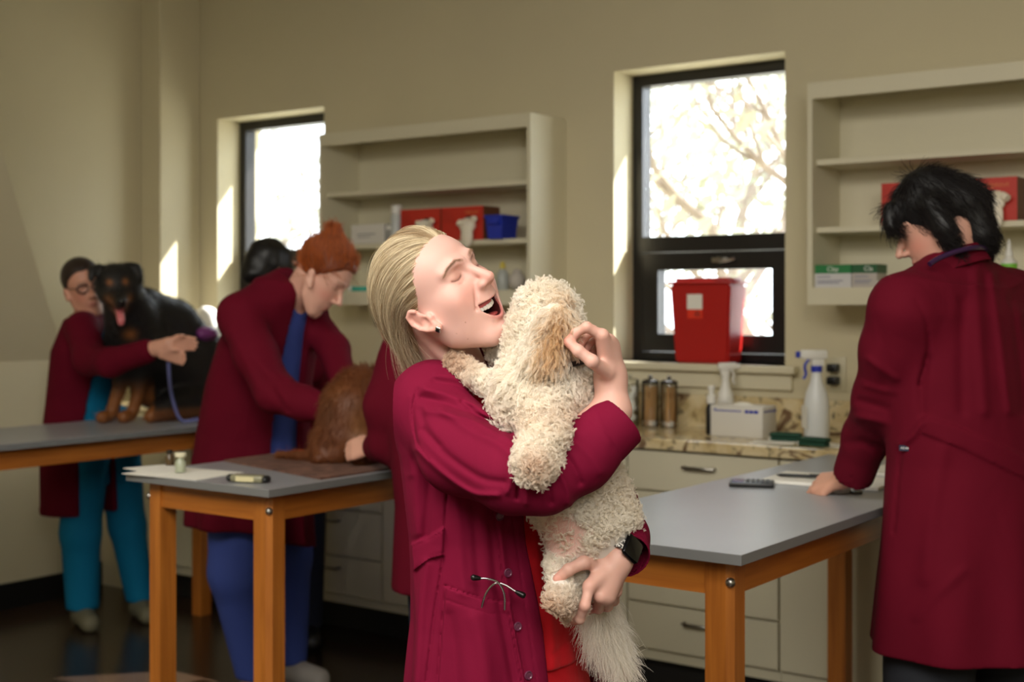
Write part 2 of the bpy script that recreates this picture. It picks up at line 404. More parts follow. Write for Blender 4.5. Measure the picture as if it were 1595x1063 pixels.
# ------------------------------------------------------------------ room shell
m_wall = mat('cream wall paint', (206, 196, 164), .75, var=.02, vscale=2, bump=.05, bscale=180)
m_ceil = mat('white ceiling', (225, 222, 210), .9, bump=.1, bscale=120)
m_floor = mat('polished dark brown floor', (52, 38, 27), .22, rgb2=(38, 28, 21), vscale=1.4, detail=6)
m_base = mat('black rubber baseboard', (16, 15, 14), .45)
m_frame = mat('black aluminium window frame', (22, 20, 19), .35)
m_sill = mat('cream painted sill', (214, 206, 178), .45)
def struct(o): o['kind'] = 'structure'; return o
YW = 4.74; XL = -5.64; XR = 2.6; YB = -3.0; HC = 3.1; TW = .30
W2 = (-2.912, -2.144, 1.186, 2.394); W1 = (-5.346, -4.577, 1.186, 2.394)
def wall_with_holes(name, x0, x1, y0, y1, z0, z1, holes, m):
    b = MB(); xs = [x0]+[v for h in holes for v in h[:2]]+[x1]
    b.box((xs[0], y0, z0), (xs[1], y1, z1))
    for i, h in enumerate(holes):
        b.box((h[0], y0, z0), (h[1], y1, h[2])); b.box((h[0], y0, h[3]), (h[1], y1, z1))
        b.box((h[1], y0, z0), (xs[2*i+3], y1, z1))
    return struct(b.build(name, m))
wall_with_holes('wall_back', XL-.2, XR+.2, YW, YW+TW, 0, HC, [W1, W2], m_wall)
struct(MB().box((XL-.2, YB, 0), (XL, YW, HC)).build('wall_left', m_wall))
struct(MB().box((XR, YB, 0), (XR+.2, YW, HC)).build('wall_right', m_wall))
struct(MB().box((XL-.2, YB-.2, 0), (XR+.2, YB, HC)).build('wall_front', m_wall))
struct(MB().box((XL-.2, YB-.2, -.1), (XR+.2, YW+TW, 0)).build('floor', m_floor))
struct(MB().box((XL-.2, YB-.2, HC), (XR+.2, YW+TW, HC+.12)).build('ceiling', m_ceil))
# corner pilaster and the sloping buttress on the left wall
struct(MB().box((XL, 4.475, 0), (-5.483, YW, HC), bev=.006).build('wall_pilaster', m_wall))
_b = MB(); _P = [(-5.551, 3.954, 0), (-5.551, 3.954, 1.155), (-4.675, 2.66, HC), (-4.675, .2, HC), (-5.551, .2, 1.155), (-5.551, .2, 0)]
_A = [_b.bm.verts.new(p) for p in _P]; _B = [_b.bm.verts.new((XL, p[1], p[2])) for p in _P]
for f_ in ((0, 1, 4, 5), (1, 2, 3, 4)): _b.bm.faces.new([_A[k] for k in f_]); _b.bm.faces.new([_B[k] for k in reversed(f_)])
for k in range(6): _b.bm.faces.new((_A[(k+1) % 6], _A[k], _B[k], _B[(k+1) % 6]))
struct(_b.build('wall_buttress', m_wall))
struct(MB().box((XL, 3.954, 0), (XL+.012, 4.227, .12)).box((-5.551, .2, 0), (-5.54, 3.965, .12)).box((XL, 3.954, 0), (-5.54, 3.965, .12)).build('baseboard_left', m_base))
struct(MB().box((XL, YB, 0), (XL+.012, .2, .13)).build('baseboard_left', m_base))
struct(MB().box((XL-.2, YW+TW, 2.84), (XR+.2, YW+TW+.48, 2.94)).build('shading_eave', m_wall))  # unseen eave added to hold the sun off the upper window reveals
struct(MB().box((XL, 4.24, 0), (-5.485, 4.475, .93)).build('wall_filler', m_wall))
# windows
def window(n, W):
    x0, x1, z0, z1 = W; y0 = YW+.154; y1 = y0+.07; r = empty('window_%d' % n, ((x0+x1)/2, y0, z0)); r['kind'] = 'structure'; o = r.location
    b = MB(); fw = .047
    b.box((x0, y0, z0), (x0+fw, y1, z1)).box((x1-fw, y0, z0), (x1, y1, z1)).box((x0+fw, y0, z1-fw), (x1-fw, y1, z1)).box((x0+fw, y0, z0), (x1-fw, y1, z0+.035))
    zm = 1.676
    b.box((x0+fw, y0-.012, zm-.035), (x1-fw, y1, zm+.03))
    b.build('window_frame', m_frame, r, off=o)
    b = MB(); sx0, sx1, sz0, sz1 = x0+fw+.004, x1-fw-.004, z0+.038, zm-.038; w = .073; ys = y0-.004
    b.box((sx0, ys, sz0), (sx0+w, y1-.01, sz1)).box((sx1-w, ys, sz0), (sx1, y1-.01, sz1)).box((sx0+w, ys, sz1-w), (sx1-w, y1-.01, sz1)).box((sx0+w, ys, sz0), (sx1-w, y1-.01, sz0+w))
    sash = b.build('window_sash', m_frame, r, off=o)
    xc = (x0+x1)/2+.03
    b = MB(); b.cyl((xc, ys-.002, sz1-.035), (xc, ys-.02, sz1-.035), .013)
    b.tube(tube_along([(xc, ys-.02, sz1-.035), (xc+.03, ys-.025, sz1-.04), (xc+.075, ys-.022, sz1-.03)], 8), .006).box((xc-.035, ys-.006, sz1-.045), (xc+.035, ys-.001, sz1-.025), bev=.002)
    b.build('window_handle', m_handle, sash, smooth=True, off=None)
    sash.children[0].location = -Vector(o)
    g = MB().box((x0+fw, y0+.03, zm+.03), (x1-fw, y0+.036, z1-fw)).box((sx0+w, y0+.03, sz0+w), (sx1-w, y0+.036, sz1-w)).build('window_glass', m_glass, r, off=o)
    b = MB(); b.box((x0-.03, YW-.055, z0-.03), (x1+.06, YW, z0), bev=.006).box((x0, YW, z0-.03), (x1, y0+.01, z0)).box((x0-.005, YW-.022, z0-.095), (x1+.035, YW, z0-.03), bev=.005)
    b.build('window_sill', m_sill, r, off=o)
    return r
m_handle = mat('brushed nickel', (150, 146, 138), .3, metal=1)
m_glass = bpy.data.materials.new('window glass'); m_glass.use_nodes = True
_nt = m_glass.node_tree; _nt.nodes.remove(_nt.nodes['Principled BSDF'])
_t = _nt.nodes.new('ShaderNodeBsdfTransparent'); _g = _nt.nodes.new('ShaderNodeBsdfGlossy'); _g.inputs['Roughness'].default_value = .02
_x = _nt.nodes.new('ShaderNodeMixShader'); _x.inputs[0].default_value = .06
_nt.links.new(_t.outputs[0], _x.inputs[1]); _nt.links.new(_g.outputs[0], _x.inputs[2]); _nt.links.new(_x.outputs[0], _nt.nodes['Material Output'].inputs[0])
window(1, W1); window(2, W2)
# ------------------------------------------------------------------ wall shelf units
m_shelf = mat('cream laminate', (214, 207, 180), .5)
SH = (4.475, YW)       # front and back of both units
def shelf_unit(x0, x1, label, zs):
    r = empty('wall_shelf_unit', ((x0+x1)/2, YW, 1.42), 0, label, 'shelf unit', 'open wall shelf units'); o = r.location
    y0, y1 = SH; z0, z1 = 1.42, 2.214; b = MB(); e = .019
    b.box((x0, y0, z0), (x0+e, y1, z1), bev=.001).box((x1-e, y0, z0), (x1, y1, z1), bev=.001)
    b.box((x0+e, y0, z1-.058), (x1-e, y0+.02, z1)).box((x0+e, y0, z0), (x1-e, y0+.02, z0+.061))
    b.box((x0+e, y0+.02, z1-.022), (x1-e, y1, z1)).box((x0+e, y0+.02, z0+.042), (x1-e, y1, z0+.061)).box((x0+e, y1-.008, z0+.061), (x1-e, y1, z1-.022))
    b.build('carcass', m_shelf, r, off=o)
    for z in zs:
        MB().box((x0+e+.001, y0+.035, z-.02), (x1-e-.001, y1-.009, z), bev=.001).build('shelf', m_shelf, r, off=o)
    return r
ZSH = (1.698, 1.941)
shelf_unit(-4.355, -3.151, 'cream open wall shelf unit between the two windows', ZSH)
shelf_unit(-1.939, -.734, 'cream open wall shelf unit right of the right window', ZSH)
# ------------------------------------------------------------------ base cabinets with drawers, granite top
m_cab = mat('pale beige cabinet laminate', (205, 198, 172), .45)
m_gap = mat('dark toe kick', (18, 16, 14), .6)
m_gran = granite('speckled cream granite')
YF = 4.227
def cabinet(x0, x1, rows, label):
    r = empty('base_cabinet', ((x0+x1)/2, YF+.25, 0), 0, label, 'cabinet', 'base cabinets under the granite counter'); o = r.location
    b = MB(); b.box((x0+.001, YF+.02, .12), (x1-.001, YW-.002, .894)); b.build('cabinet_body', m_cab, r, off=o)
    MB().box((x0, YF+.07, 0), (x1, YF+.09, .12)).build('toe_kick', m_gap, r, off=o)
    n = len(rows); z = .890
    for hgt in rows:
        b = MB().box((x0+.004, YF, z-hgt+.004), (x1-.004, YF+.019, z-.004), bev=.002); d = b.build('drawer' if hgt < .3 else 'door', m_cab, r, off=o)
        if hgt < .3:
            xc = (x0+x1)/2; zc = z-.052
            MB().tube([(xc-.06, YF+.002, zc), (xc-.06, YF-.022, zc), (xc-.05, YF-.028, zc), (xc+.05, YF-.028, zc), (xc+.06, YF-.022, zc), (xc+.06, YF+.002, zc)], .0055, 8).build('handle', m_handle, d, smooth=True, off=o)
        else:
            xc = x1-.05; zc = z-.12
            MB().tube([(xc, YF+.002, zc+.05), (xc, YF-.026, zc+.05), (xc, YF-.026, zc-.05), (xc, YF+.002, zc-.05)], .0055, 8).build('handle', m_handle, d, smooth=True, off=o)
        z -= hgt
    return r
XC = [-5.483, -4.955, -4.35, -3.745, -3.14, -2.54, -1.935, -1.33, -.73, -.13]
D4 = (.150, .205, .205, .170); DD = (.150, .580); D1 = (.730,)
cabs = [(D1, 'pale beige door cabinet at the far left end of the counter'), (D4, 'pale beige drawer cabinet beyond the far left table'),
        (D4, 'pale beige four-drawer cabinet seen under the middle table'), (D1, 'pale beige door cabinet just right of the drawers under the middle table'),
        (D1, 'pale beige door cabinet behind the woman with the white dog'), (D4, 'pale beige four-drawer cabinet under the right window'),
        (DD, 'pale beige cabinet behind the right table, one drawer over a door'), (D1, 'pale beige door cabinet behind the black-haired person'), (D1, 'pale beige door cabinet at the right end of the counter')]
cabs = [(XC[i], XC[i+1], r_, l_) for i, (r_, l_) in enumerate(cabs)]
for c in cabs: cabinet(*c)
tag(MB().box((-5.482, YF-.022, .895), (-.12, YW-.002, .935), bev=.006).box((-5.48, YW-.02, .935), (-.12, YW-.002, 1.063)).build('granite_counter', m_gran), 'long speckled cream granite counter along the window wall', 'counter')
# ------------------------------------------------------------------ exterior
m_ground = mat('pale dry grass', (160, 158, 142), .95, rgb2=(182, 178, 164), vscale=3)
struct(MB().box((-60, YW+TW+.05, -1.3), (40, 70, -1.2)).build('ground', m_ground))
m_bark = mat('pale bark', (140, 128, 116), .9, rgb2=(112, 100, 92), vscale=9)
m_leaf = mat('pale green foliage', (142, 148, 128), .7, rgb2=(172, 168, 152), vscale=2.5)
def tree(x, y, h, label, sd, nl=700, spread=1.9):
    rg = random.Random(sd); r = empty('tree', (x, y, -1.2), 0, label, 'tree', 'trees outside the windows'); b = MB()
    tips = []
    def grow(p, d, L_, rad, lev):
        pts = [p]; q = Vector(p)
        for k in range(4):
            d = (d+Vector((rg.uniform(-.25, .25), rg.uniform(-.25, .25), rg.uniform(-.05, .15)))).normalized(); q = q+d*L_/4; pts.append(tuple(q))
        b.tube(pts, rad, 6, radii=[rad*(1-.12*k) for k in range(5)])
        if lev == 0: tips.append(q); tips.append(Vector(pts[2])); return
        for k in range(4 if lev > 1 else 4):
            i = rg.choice((2, 3, 4)); a = rg.uniform(0, 6.28)
            nd = (d*.6+Vector((math.cos(a), math.sin(a), rg.uniform(-.1, .55)))*.8).normalized()
            grow(pts[i], nd, L_*.62, rad*.5, lev-1)
    grow((0, 0, 0), Vector((0, 0, 1)), h*.55, .09*h/4, 3)
    b.build('trunk', m_bark, r, smooth=True)
    bm = bmesh.new()
    for _ in range(nl):
        t = rg.choice(tips); c = t+Vector((rg.gauss(0, .22), rg.gauss(0, .22), rg.gauss(0, .2)))
        n = Vector((rg.gauss(0, 1), rg.gauss(0, 1), rg.gauss(0, 1))).normalized(); u = n.orthogonal().normalized(); v = n.cross(u); s_ = rg.uniform(.04, .09)
        q = [c-u*s_, c-v*s_*.5+n*.01, c+u*s_, c+v*s_*.5+n*.01]
        bm.faces.new([bm.verts.new(p) for p in q])
    me = bpy.data.meshes.new('foliage'); bm.to_mesh(me); bm.free(); link_mesh('foliage', me, m_leaf, r)['kind'] = 'stuff'
    return r
tree(-5.2, 9.6, 5.0, 'tall bare-branched tree seen through the left half of the right window', 3, 900)
tree(-3.6, 7.6, 4.6, 'pale leafy tree seen through the right half of the right window', 5, 1000)
tree(-6.6, 12.8, 5.8, 'pale tree farther off behind the right window trees', 6, 1000)
tree(-10.6, 9.3, 5.0, 'pale green tree seen through the left window', 8, 1000)
tree(-10.2, 13.2, 5.6, 'taller tree beyond the left window, behind the nearer green one', 9, 900)
# ------------------------------------------------------------------ examination tables
m_top = mat('grey laminate tabletop', (150, 152, 155), .32, var=.03, vscale=5)
m_edge = mat('grey tabletop edge', (118, 119, 118), .5)
m_wx = wood('orange beech along x', (150, 84, 26), (186, 112, 40), 'X'); m_wy = wood('orange beech along y', (150, 84, 26), (186, 112, 40), 'Y'); m_wz = wood('orange beech upright', (152, 86, 28), (190, 116, 44), 'Z')
m_bolt = mat('zinc bolt', (170, 168, 162), .35, metal=1)
TZ = .925
def exam_table(x0, x1, y0, y1, label):
    r = empty('examination_table', ((x0+x1)/2, (y0+y1)/2, 0), 0, label, 'table', 'grey-topped wooden examination tables'); o = r.location
    b = MB(); b.box((x0, y0, TZ-.022), (x1, y1, TZ), bev=.0015)
    t = b.build('tabletop', [m_top, m_edge], r, off=o)
    for p in t.data.polygons:
        if abs(p.normal.z) < .5: p.material_index = 1
    i = .042; L_ = .060; za = TZ-.023
    X0, X1, Y0, Y1 = x0+i, x1-i, y0+i, y1-i
    for (cx, sx) in ((X0, 1), (X1, -1)):
        for (cy, sy) in ((Y0, 1), (Y1, -1)):
            c = .014
            pts = [(cx+sx*c, cy, 0), (cx+sx*L_, cy, 0), (cx+sx*L_, cy+sy*L_, 0), (cx, cy+sy*L_, 0), (cx, cy+sy*c, 0)]
            b = MB(); b.prism(pts, (0, 0, za)).build('leg', m_wz, r, off=o)
            leg = r.children[-1]
            # bolt and carved stop on the chamfered corner
            n = Vector((-sx, -sy, 0)).normalized(); q = Vector((cx+sx*c/2, cy+sy*c/2, za-.045))
            MB().cyl(q-n*.004, q+n*.002, .0105, .0105, 12).sph(q+n*.002, .0105, (1, 1, 1), 10).build('bolt', m_bolt, leg, smooth=True, off=o)
    e = .018; h = .074
    MB().box((X0+L_, Y0+.006, za-h), (X1-L_, Y0+.006+e, za)).build('apron', m_wx, r, off=o)
    MB().box((X0+L_, Y1-.006-e, za-h), (X1-L_, Y1-.006, za)).build('apron', m_wx, r, off=o)
    MB().box((X0+.006, Y0+L_, za-h), (X0+.006+e, Y1-L_, za)).build('apron', m_wy, r, off=o)
    MB().box((X1-.006-e, Y0+L_, za-h), (X1-.006, Y1-L_, za)).build('apron', m_wy, r, off=o)
    return r
T3 = exam_table(-1.734, -1.174, 2.39, 4.168, 'grey-topped wooden examination table at the right, with calculator and notebook')
T2 = exam_table(-3.21, -2.613, 2.494, 4.168, 'grey-topped wooden examination table in the middle, holding the brown dog')
T1 = exam_table(-4.80, -4.21, 2.39, 4.168, 'grey-topped wooden examination table at the far left, holding the black dog')
# ------------------------------------------------------------------ small things on counter, sill, shelves and tables
m_white = mat('white plastic', (228, 226, 218), .4); m_paper = mat('white paper', (235, 232, 222), .8); m_card = mat('white card box', (214, 210, 200), .6)
m_blue = mat('blue plastic', (34, 52, 168), .35); m_black = mat('black plastic', (16, 16, 17), .4); m_redp = mat('red sharps plastic', (176, 26, 20), .38, trans=.0); m_redl = mat('pale pink lid rim', (206, 150, 140), .4)
m_rbox = mat('red glove carton', (190, 44, 28), .5); m_rboxs = mat('shaded brown carton end', (110, 62, 36), .6); m_glove = mat('white latex glove', (236, 226, 206), .55, sss=.1)  # carton end: brown cardboard with the side's shade in its colour
m_green = mat('green print', (30, 120, 62), .5); m_teal = mat('teal plastic', (70, 178, 160), .45); m_dgreen = mat('dark green sponge', (20, 66, 48), .8, bump=.4, bscale=300)
m_gls = bpy.data.materials.new('clear jar glass'); m_gls.use_nodes = True
_nt = m_gls.node_tree; _nt.nodes.remove(_nt.nodes['Principled BSDF']); _t = _nt.nodes.new('ShaderNodeBsdfTransparent'); _t.inputs[0].default_value = (.93, .94, .92, 1); _g = _nt.nodes.new('ShaderNodeBsdfGlossy'); _g.inputs['Roughness'].default_value = .05
_x = _nt.nodes.new('ShaderNodeMixShader'); _fr = _nt.nodes.new('ShaderNodeFresnel'); _fr.inputs[0].default_value = 1.45; _nt.links.new(_fr.outputs[0], _x.inputs[0]); _nt.links.new(_t.outputs[0], _x.inputs[1]); _nt.links.new(_g.outputs[0], _x.inputs[2]); _nt.links.new(_x.outputs[0], _nt.nodes['Material Output'].inputs[0])
m_stick = mat('wooden applicator sticks', (206, 160, 104), .7, var=.12, vscale=40, stretch=(3, 3, .2)); m_cotton = mat('cotton', (240, 238, 232), .95, bump=.6, bscale=60)
CZ = .9352
def at(px, Y, z=CZ): v = onY(px, 475, Y); return Vector((v.x, v.y, z))
def T(name, v, label, cat, group=None, rz=0): return empty(name, v, rz, label, cat, group)
def local(b, name, m, r, smooth=True): return b.build(name, m, r, smooth=smooth)
# tissue box
r = T('tissue_box', at(1158, 4.47), 'white tissue carton with a blue printed line on the granite counter', 'box')
local(MB().box((-.105, -.06, 0), (.105, .06, .115), bev=.004), 'carton', m_card, r)
local(MB().box((-.09, -.0612, .094), (.02, -.0606, .098)).box((.035, -.0612, .090), (.05, -.0606, .101)).box((.053, -.0612, .090), (.068, -.0606, .101)).box((.071, -.0612, .090), (.088, -.0606, .101)).box((-.09, -.0612, .100), (-.082, -.0606, .104)).box((.1056, -.05, .094), (.1062, .03, .099)).box((.1056, .035, .091), (.1062, .052, .101)), 'print', m_blue, r, False)
local(MB().sph((0, 0, .114), .022, (1.8, .7, .55), 12), 'tissue', m_paper, r)
# spray bottles
def spray(v, h, label, trig, body, rz=0):
    r = T('spray_bottle', v, label, 'bottle', None, rz); s = h/.30
    local(MB().lathe((0, 0, 0), [(.036*s, 0), (.039*s, .006*s), (.039*s, .125*s), (.034*s, .155*s), (.020*s, .19*s), (.016*s, .215*s), (.016*s, .225*s)], 24), 'bottle_body', body, r)
    local(MB().box((-.030*s, -.0400*s, .045*s), (.030*s, -.0375*s, .115*s), bev=.0008), 'bottle_label', m_paper, r, False)
    local(MB().cyl((0, 0, .222*s), (0, 0, .242*s), .018*s), 'collar_ring', trig, r)
    local(MB().box((-.012*s, -.016*s, .24*s), (.012*s, .022*s, .262*s), bev=.003).box((-.011*s, -.05*s, .262*s), (.011*s, .034*s, .292*s), bev=.006).box((-.006*s, -.056*s, .268*s), (.006*s, -.048*s, .286*s)), 'spray_head', m_white, r)
    b = MB(); b.tube(tube_along([(0, -.024*s, .262*s), (0, -.038*s, .242*s), (0, -.034*s, .215*s), (0, -.042*s, .200*s)], 8), .005*s, 8); b.box((-.009*s, -.066*s, .267*s), (.009*s, -.054*s, .287*s), bev=.002); local(b, 'trigger', trig, r)
    return r
spray(at(1272, 4.42), .335, 'tall white spray bottle with blue trigger near the outlet', m_blue, mat('frosted bottle', (222, 224, 222), .35), rz=-.9)
spray(at(1130, 4.64), .268, 'white spray bottle standing behind the tissue carton', m_white, m_white, rz=2.4)
r = T('pump_bottle', at(1108, 4.46), 'small black bottle with white cap left of the tissue carton', 'bottle')
local(MB().lathe((0, 0, 0), [(.019, 0), (.021, .004), (.021, .10), (.015, .112), (.013, .118)], 20), 'bottle_body', m_black, r); local(MB().lathe((0, 0, .116), [(.0175, 0), (.0175, .03), (.010, .034), (.010, .05), (.014, .052), (.014, .066)], 18), 'cap', m_white, r)
# glass jars
def jar(v, h, rad, fill, lid, label, group=None, cap=True):
    r = T('glass_jar', v, label, 'jar', group)
    local(MB().lathe((0, 0, 0), [(rad*.93, 0), (rad, .006), (rad, h*.9), (rad*.96, h*.93)], 24, caps=False), 'glass', m_gls, r)
    rg = random.Random(int(v.x*1000)); b = MB()
    if fill == 'stick':
        for _ in range(26):
            a = rg.uniform(0, 6.28); q = rad*.8*math.sqrt(rg.random()); a2 = a+rg.uniform(-.5, .5); q2 = min(rad*.85, q+rg.uniform(-.01, .01)); b.cyl((q*math.cos(a), q*math.sin(a), .004), (q2*math.cos(a2), q2*math.sin(a2), h*.86), .0016, seg=5)
        local(b, 'applicators', m_stick, r); b = MB()
        for _ in range(22): a = rg.uniform(0, 6.28); q = rad*.8*math.sqrt(rg.random()); b.sph((q*math.cos(a), q*math.sin(a), .014), .006, (1, 1, 2), 6)
        local(b, 'cotton_tips', m_cotton, r)
    else:
        for k in range(34): a = rg.uniform(0, 6.28); q = rad*.62*math.sqrt(rg.random()); b.sph((q*math.cos(a), q*math.sin(a), .016+(h*.82-.016)*k/34), .014, (1, 1, .9), 8)
        local(b, 'cotton_balls', m_cotton, r)
    local(MB().lathe((0, 0, h*.925), [(rad*1.02, 0), (rad*1.05, .003), (rad*1.02, .012), (rad*.6, .018), (.001, .019)], 24, caps=False).lathe((0, 0, h*.925+.018), [(.003, 0), (.009, .006), (.008, .013), (.001, .016)], 14, caps=False), 'lid', lid, r)
    return r
m_lid = mat('steel jar lid', (90, 88, 86), .25, metal=1)
jar(at(1013, 4.60), .185, .034, 'stick', m_lid, 'glass jar of wooden applicators, left one of the pair under the window'); jar(at(1042, 4.60), .185, .034, 'stick', m_lid, 'glass jar of wooden applicators, right one of the pair under the window')
jar(at(981, 4.60), .185, .036, 'cotton', m_gls, 'glass jar of white cotton balls left of the applicator jars')
jar(at(549, 4.50), .185, .033, 'stick', m_lid, 'dark-lidded glass jar on the counter beyond the red-haired person'); jar(at(574, 4.58), .18, .033, 'cotton', m_lid, 'glass jar with white filling beside the brown dog\'s back')
# dark green pads
for k, (px, Y, rz, lb) in enumerate([(1224, 4.40, .2, 'dark green scrub pad beside the tissue carton'), (1268, 4.30, -.1, 'dark green scrub pad in front of the tall spray bottle')]):
    r = T('scrub_pad', at(px, Y), lb, 'scrub pad', 'dark green scrub pads on the counter', rz); local(MB().box((-.052, -.022, 0), (.052, .022, .014), bev=.006).box((-.056, -.026, .0141), (.056, .026, .030), bev=.010, seg=3), 'pad', m_dgreen, r); local(MB().box((-.06, -.012, .002), (-.0525, .012, .012), bev=.002), 'clip', m_white, r)
for (px, Y, rz, lb) in [(1205, 4.33, .25, 'loose white sheet of paper on the granite counter in front of the carton'), (1298, 4.36, -.3, 'crumpled white paper on the counter beside the green pad')]:
    v = at(px, Y); b = MB(); b.box((-.075, -.05, 0), (.075, .05, .0012)); o = b.build('paper_sheet', m_paper); o.location = v; o.rotation_euler[2] = rz; tag(o, lb, 'paper')
# outlet with two plugs
v = onY(1302, 583, YW); r = T('wall_outlet', Vector((v.x, YW-.001, v.z)), 'beige double wall outlet with two black plugs above the counter', 'outlet')
local(MB().box((-.042, -.006, -.065), (.042, 0, .065), bev=.002), 'cover_plate', mat('beige plate', (196, 188, 158), .4), r)
for dz in (.024, -.024): local(MB().box((-.020, -.045, dz-.015), (.020, -.0055, dz+.015), bev=.004).cyl((0, -.045, dz), (0, -.058, dz-.004), .005), 'plug', m_black, r)
# sharps bin on the sill
r = T('sharps_bin', Vector((onY(1103, 475, 4.79).x, 4.79, 1.187)), 'red plastic sharps bin with a white and orange label on the window sill', 'bin')
b = MB(); h = .315
def frust(b, w0, d0, w1, d1, z0, z1):
    V = [b.bm.verts.new(p) for p in ((-w0, -d0, z0), (w0, -d0, z0), (w0, d0, z0), (-w0, d0, z0), (-w1, -d1, z1), (w1, -d1, z1), (w1, d1, z1), (-w1, d1, z1))]
    for f_ in ((0, 3, 2, 1), (4, 5, 6, 7), (0, 1, 5, 4), (1, 2, 6, 5), (2, 3, 7, 6), (3, 0, 4, 7)): b.bm.faces.new([V[i] for i in f_])
    return b
frust(b, .118, .060, .135, .075, 0, h); bmesh.ops.bevel(b.bm, geom=list(b.bm.edges), offset=.008, segments=2, affect='EDGES'); local(b, 'bin_body', m_redp, r)
local(MB().box((-.142, -.080, h), (.142, .080, h+.012), bev=.004).box((-.12, -.06, h+.012), (.12, .06, h+.026), bev=.006), 'lid', [m_redp], r)
M_ = Matrix.Rotation(-math.atan(.015/h)*1.0, 4, 'X')
lb = MB().box((-.055, -.0745, .215), (.012, -.0725, .275), M=None); local(lb, 'white_label', m_paper, r, False); local(MB().box((-.055, -.0725, .178), (.012, -.0700, .2145)), 'orange_label', mat('orange red label', (226, 52, 20), .5), r, False)
b = MB()
for k in range(3): a = math.radians(90+120*k); b.tube([(-.010+.007*math.cos(a)+.006*math.cos(t_), -.0730, .196+.007*math.sin(a)+.006*math.sin(t_)) for t_ in np.linspace(0, 6.28, 12, endpoint=False)], .0012, 5, closed=True)
local(b, 'hazard_mark', m_black, r)
# cartons with a glove pulled out
def glove_mesh(b, v, s=1, sd=0):
    rg = random.Random(sd)
    for k in range(4): b.tube(tube_along([(v[0]+(k-1.5)*.010*s, v[1], v[2]-.01), (v[0]+(k-1.5)*.014*s, v[1]-.020, v[2]+.010*s+rg.uniform(-.005, .005)), (v[0]+(k-1.2)*.020*s, v[1]-.032, v[2]+rg.uniform(-.005, .02)*s)], 6), .009*s, 8)
    b.sph((v[0], v[1]-.016, v[2]-.006), .022*s, (1.3, .6, 1.1), 10); b.sph((v[0]+.006, v[1]-.026, v[2]-.034*s), .020*s, (1.1, .5, 1.8), 10)
def glove_box(x, y, z, label, txt, sd, hgt=.145, end=None, w=.228):
    r = T('glove_carton', Vector((x, y, z)), label, 'glove box', 'red glove cartons on the wall shelves')
    bx = local(MB().box((-w/2, 0, 0), (w/2, .12, hgt), bev=.0012), 'carton', [m_rbox, m_rboxs], r, False)
    for p_ in bx.data.polygons:
        if p_.normal.x > .5: p_.material_index = 1
    if txt: text_mesh('lettering', txt, .026, mat('gold print', (214, 120, 66), .5), Matrix.Translation((.052, -.0012, hgt-.024)) @ Matrix.Rotation(math.pi/2, 4, 'X'), r)
    b = MB()
    for k in range(7): b.box((-w/2+.004, -.0012, .078+k*.008), (-w/2+.08-k*.006, -.0004, .0795+k*.008))
    local(b, 'stripes', mat('dark red print', (150, 30, 22), .5), r, False)
    b = MB(); b.cyl((.035, -.001, .07), (.035, .001, .07), .034, seg=24); local(b, 'opening', m_black, r, False)
    b = MB(); glove_mesh(b, (.04, .0, .066), 1.45, sd); local(b, 'glove', m_glove, r)
    return r
ZS2 = 1.698
glove_box(-1.567, 4.515, ZS2+.0005, 'red glove carton on the right shelf, half behind the black hair', None, 1); glove_box(-1.335, 4.515, ZS2+.0005, 'red lettered glove carton at the right end of the right shelf', 'riptout', 2)
glove_box(-3.775, 4.515, ZS2+.0005, 'red glove carton on the left shelf, beside the white canister', None, 3); glove_box(-3.540, 4.515, ZS2+.0005, 'red glove carton on the left shelf, beside the blue bin', 'riptout', 4)
r = T('storage_bin', Vector((-3.345, 4.54, ZS2+.0005)), 'small deep blue plastic bin on the left shelf', 'bin')
b = MB(); frust(b, .036, .05, .044, .06, 0, .10); local(b, 'bin_body', m_blue, r, False); local(MB().box((-.048, -.065, .088), (.048, .065, .1), bev=.003).box((-.03, -.072, .06), (.03, -.058, .088), bev=.003), 'rim', m_blue, r)
r = T('canister', Vector((onY(618, 475, 4.54).x, 4.54, ZS2+.0005)), 'tall white spray canister on the left shelf', 'canister')
local(MB().lathe((0, 0, 0), [(.026, 0), (.027, .004), (.027, .12), (.022, .128)], 20), 'can_body', mat('pale grey can', (196, 200, 198), .35), r); local(MB().lathe((0, 0, .129), [(.025, 0), (.025, .038), (.020, .042)], 20), 'cap', m_white, r)
r = T('carton', Vector((-4.085, 4.55, ZS2+.0005)), 'low white carton at the left end of the left shelf', 'box'); local(MB().box((-.10, -.04, 0), (.10, .08, .088), bev=.002), 'carton_body', m_card, r, False); local(MB().box((-.06, -.0412, .04), (.05, -.0406, .046)).box((-.06, -.0412, .028), (.02, -.0406, .032)), 'print', mat('grey print', (150, 150, 150), .6), r, False)
r = T('dispenser', Vector((-3.962, 4.56, ZS2+.0005)), 'narrow grey pack between white carton and canister', 'pack'); local(MB().box((-.018, -.04, 0), (.018, .05, .085), bev=.003), 'pack_body', mat('grey pack', (150, 150, 146), .5), r); local(MB().box((-.014, -.042, .06), (.014, -.0405, .078)), 'pack_label', m_white, r, False)
ZS0 = 1.4815
r = T('syringe_pack', Vector((onY(565, 475, 4.53).x, 4.53, ZS0)), 'flat teal pack on the bottom of the left shelf unit', 'pack'); local(MB().box((-.045, -.03, 0), (.045, .03, .022), bev=.004), 'pack_body', m_teal, r); local(MB().box((-.078, -.02, 0), (-.047, .02, .026), bev=.004), 'pack_end', m_white, r)
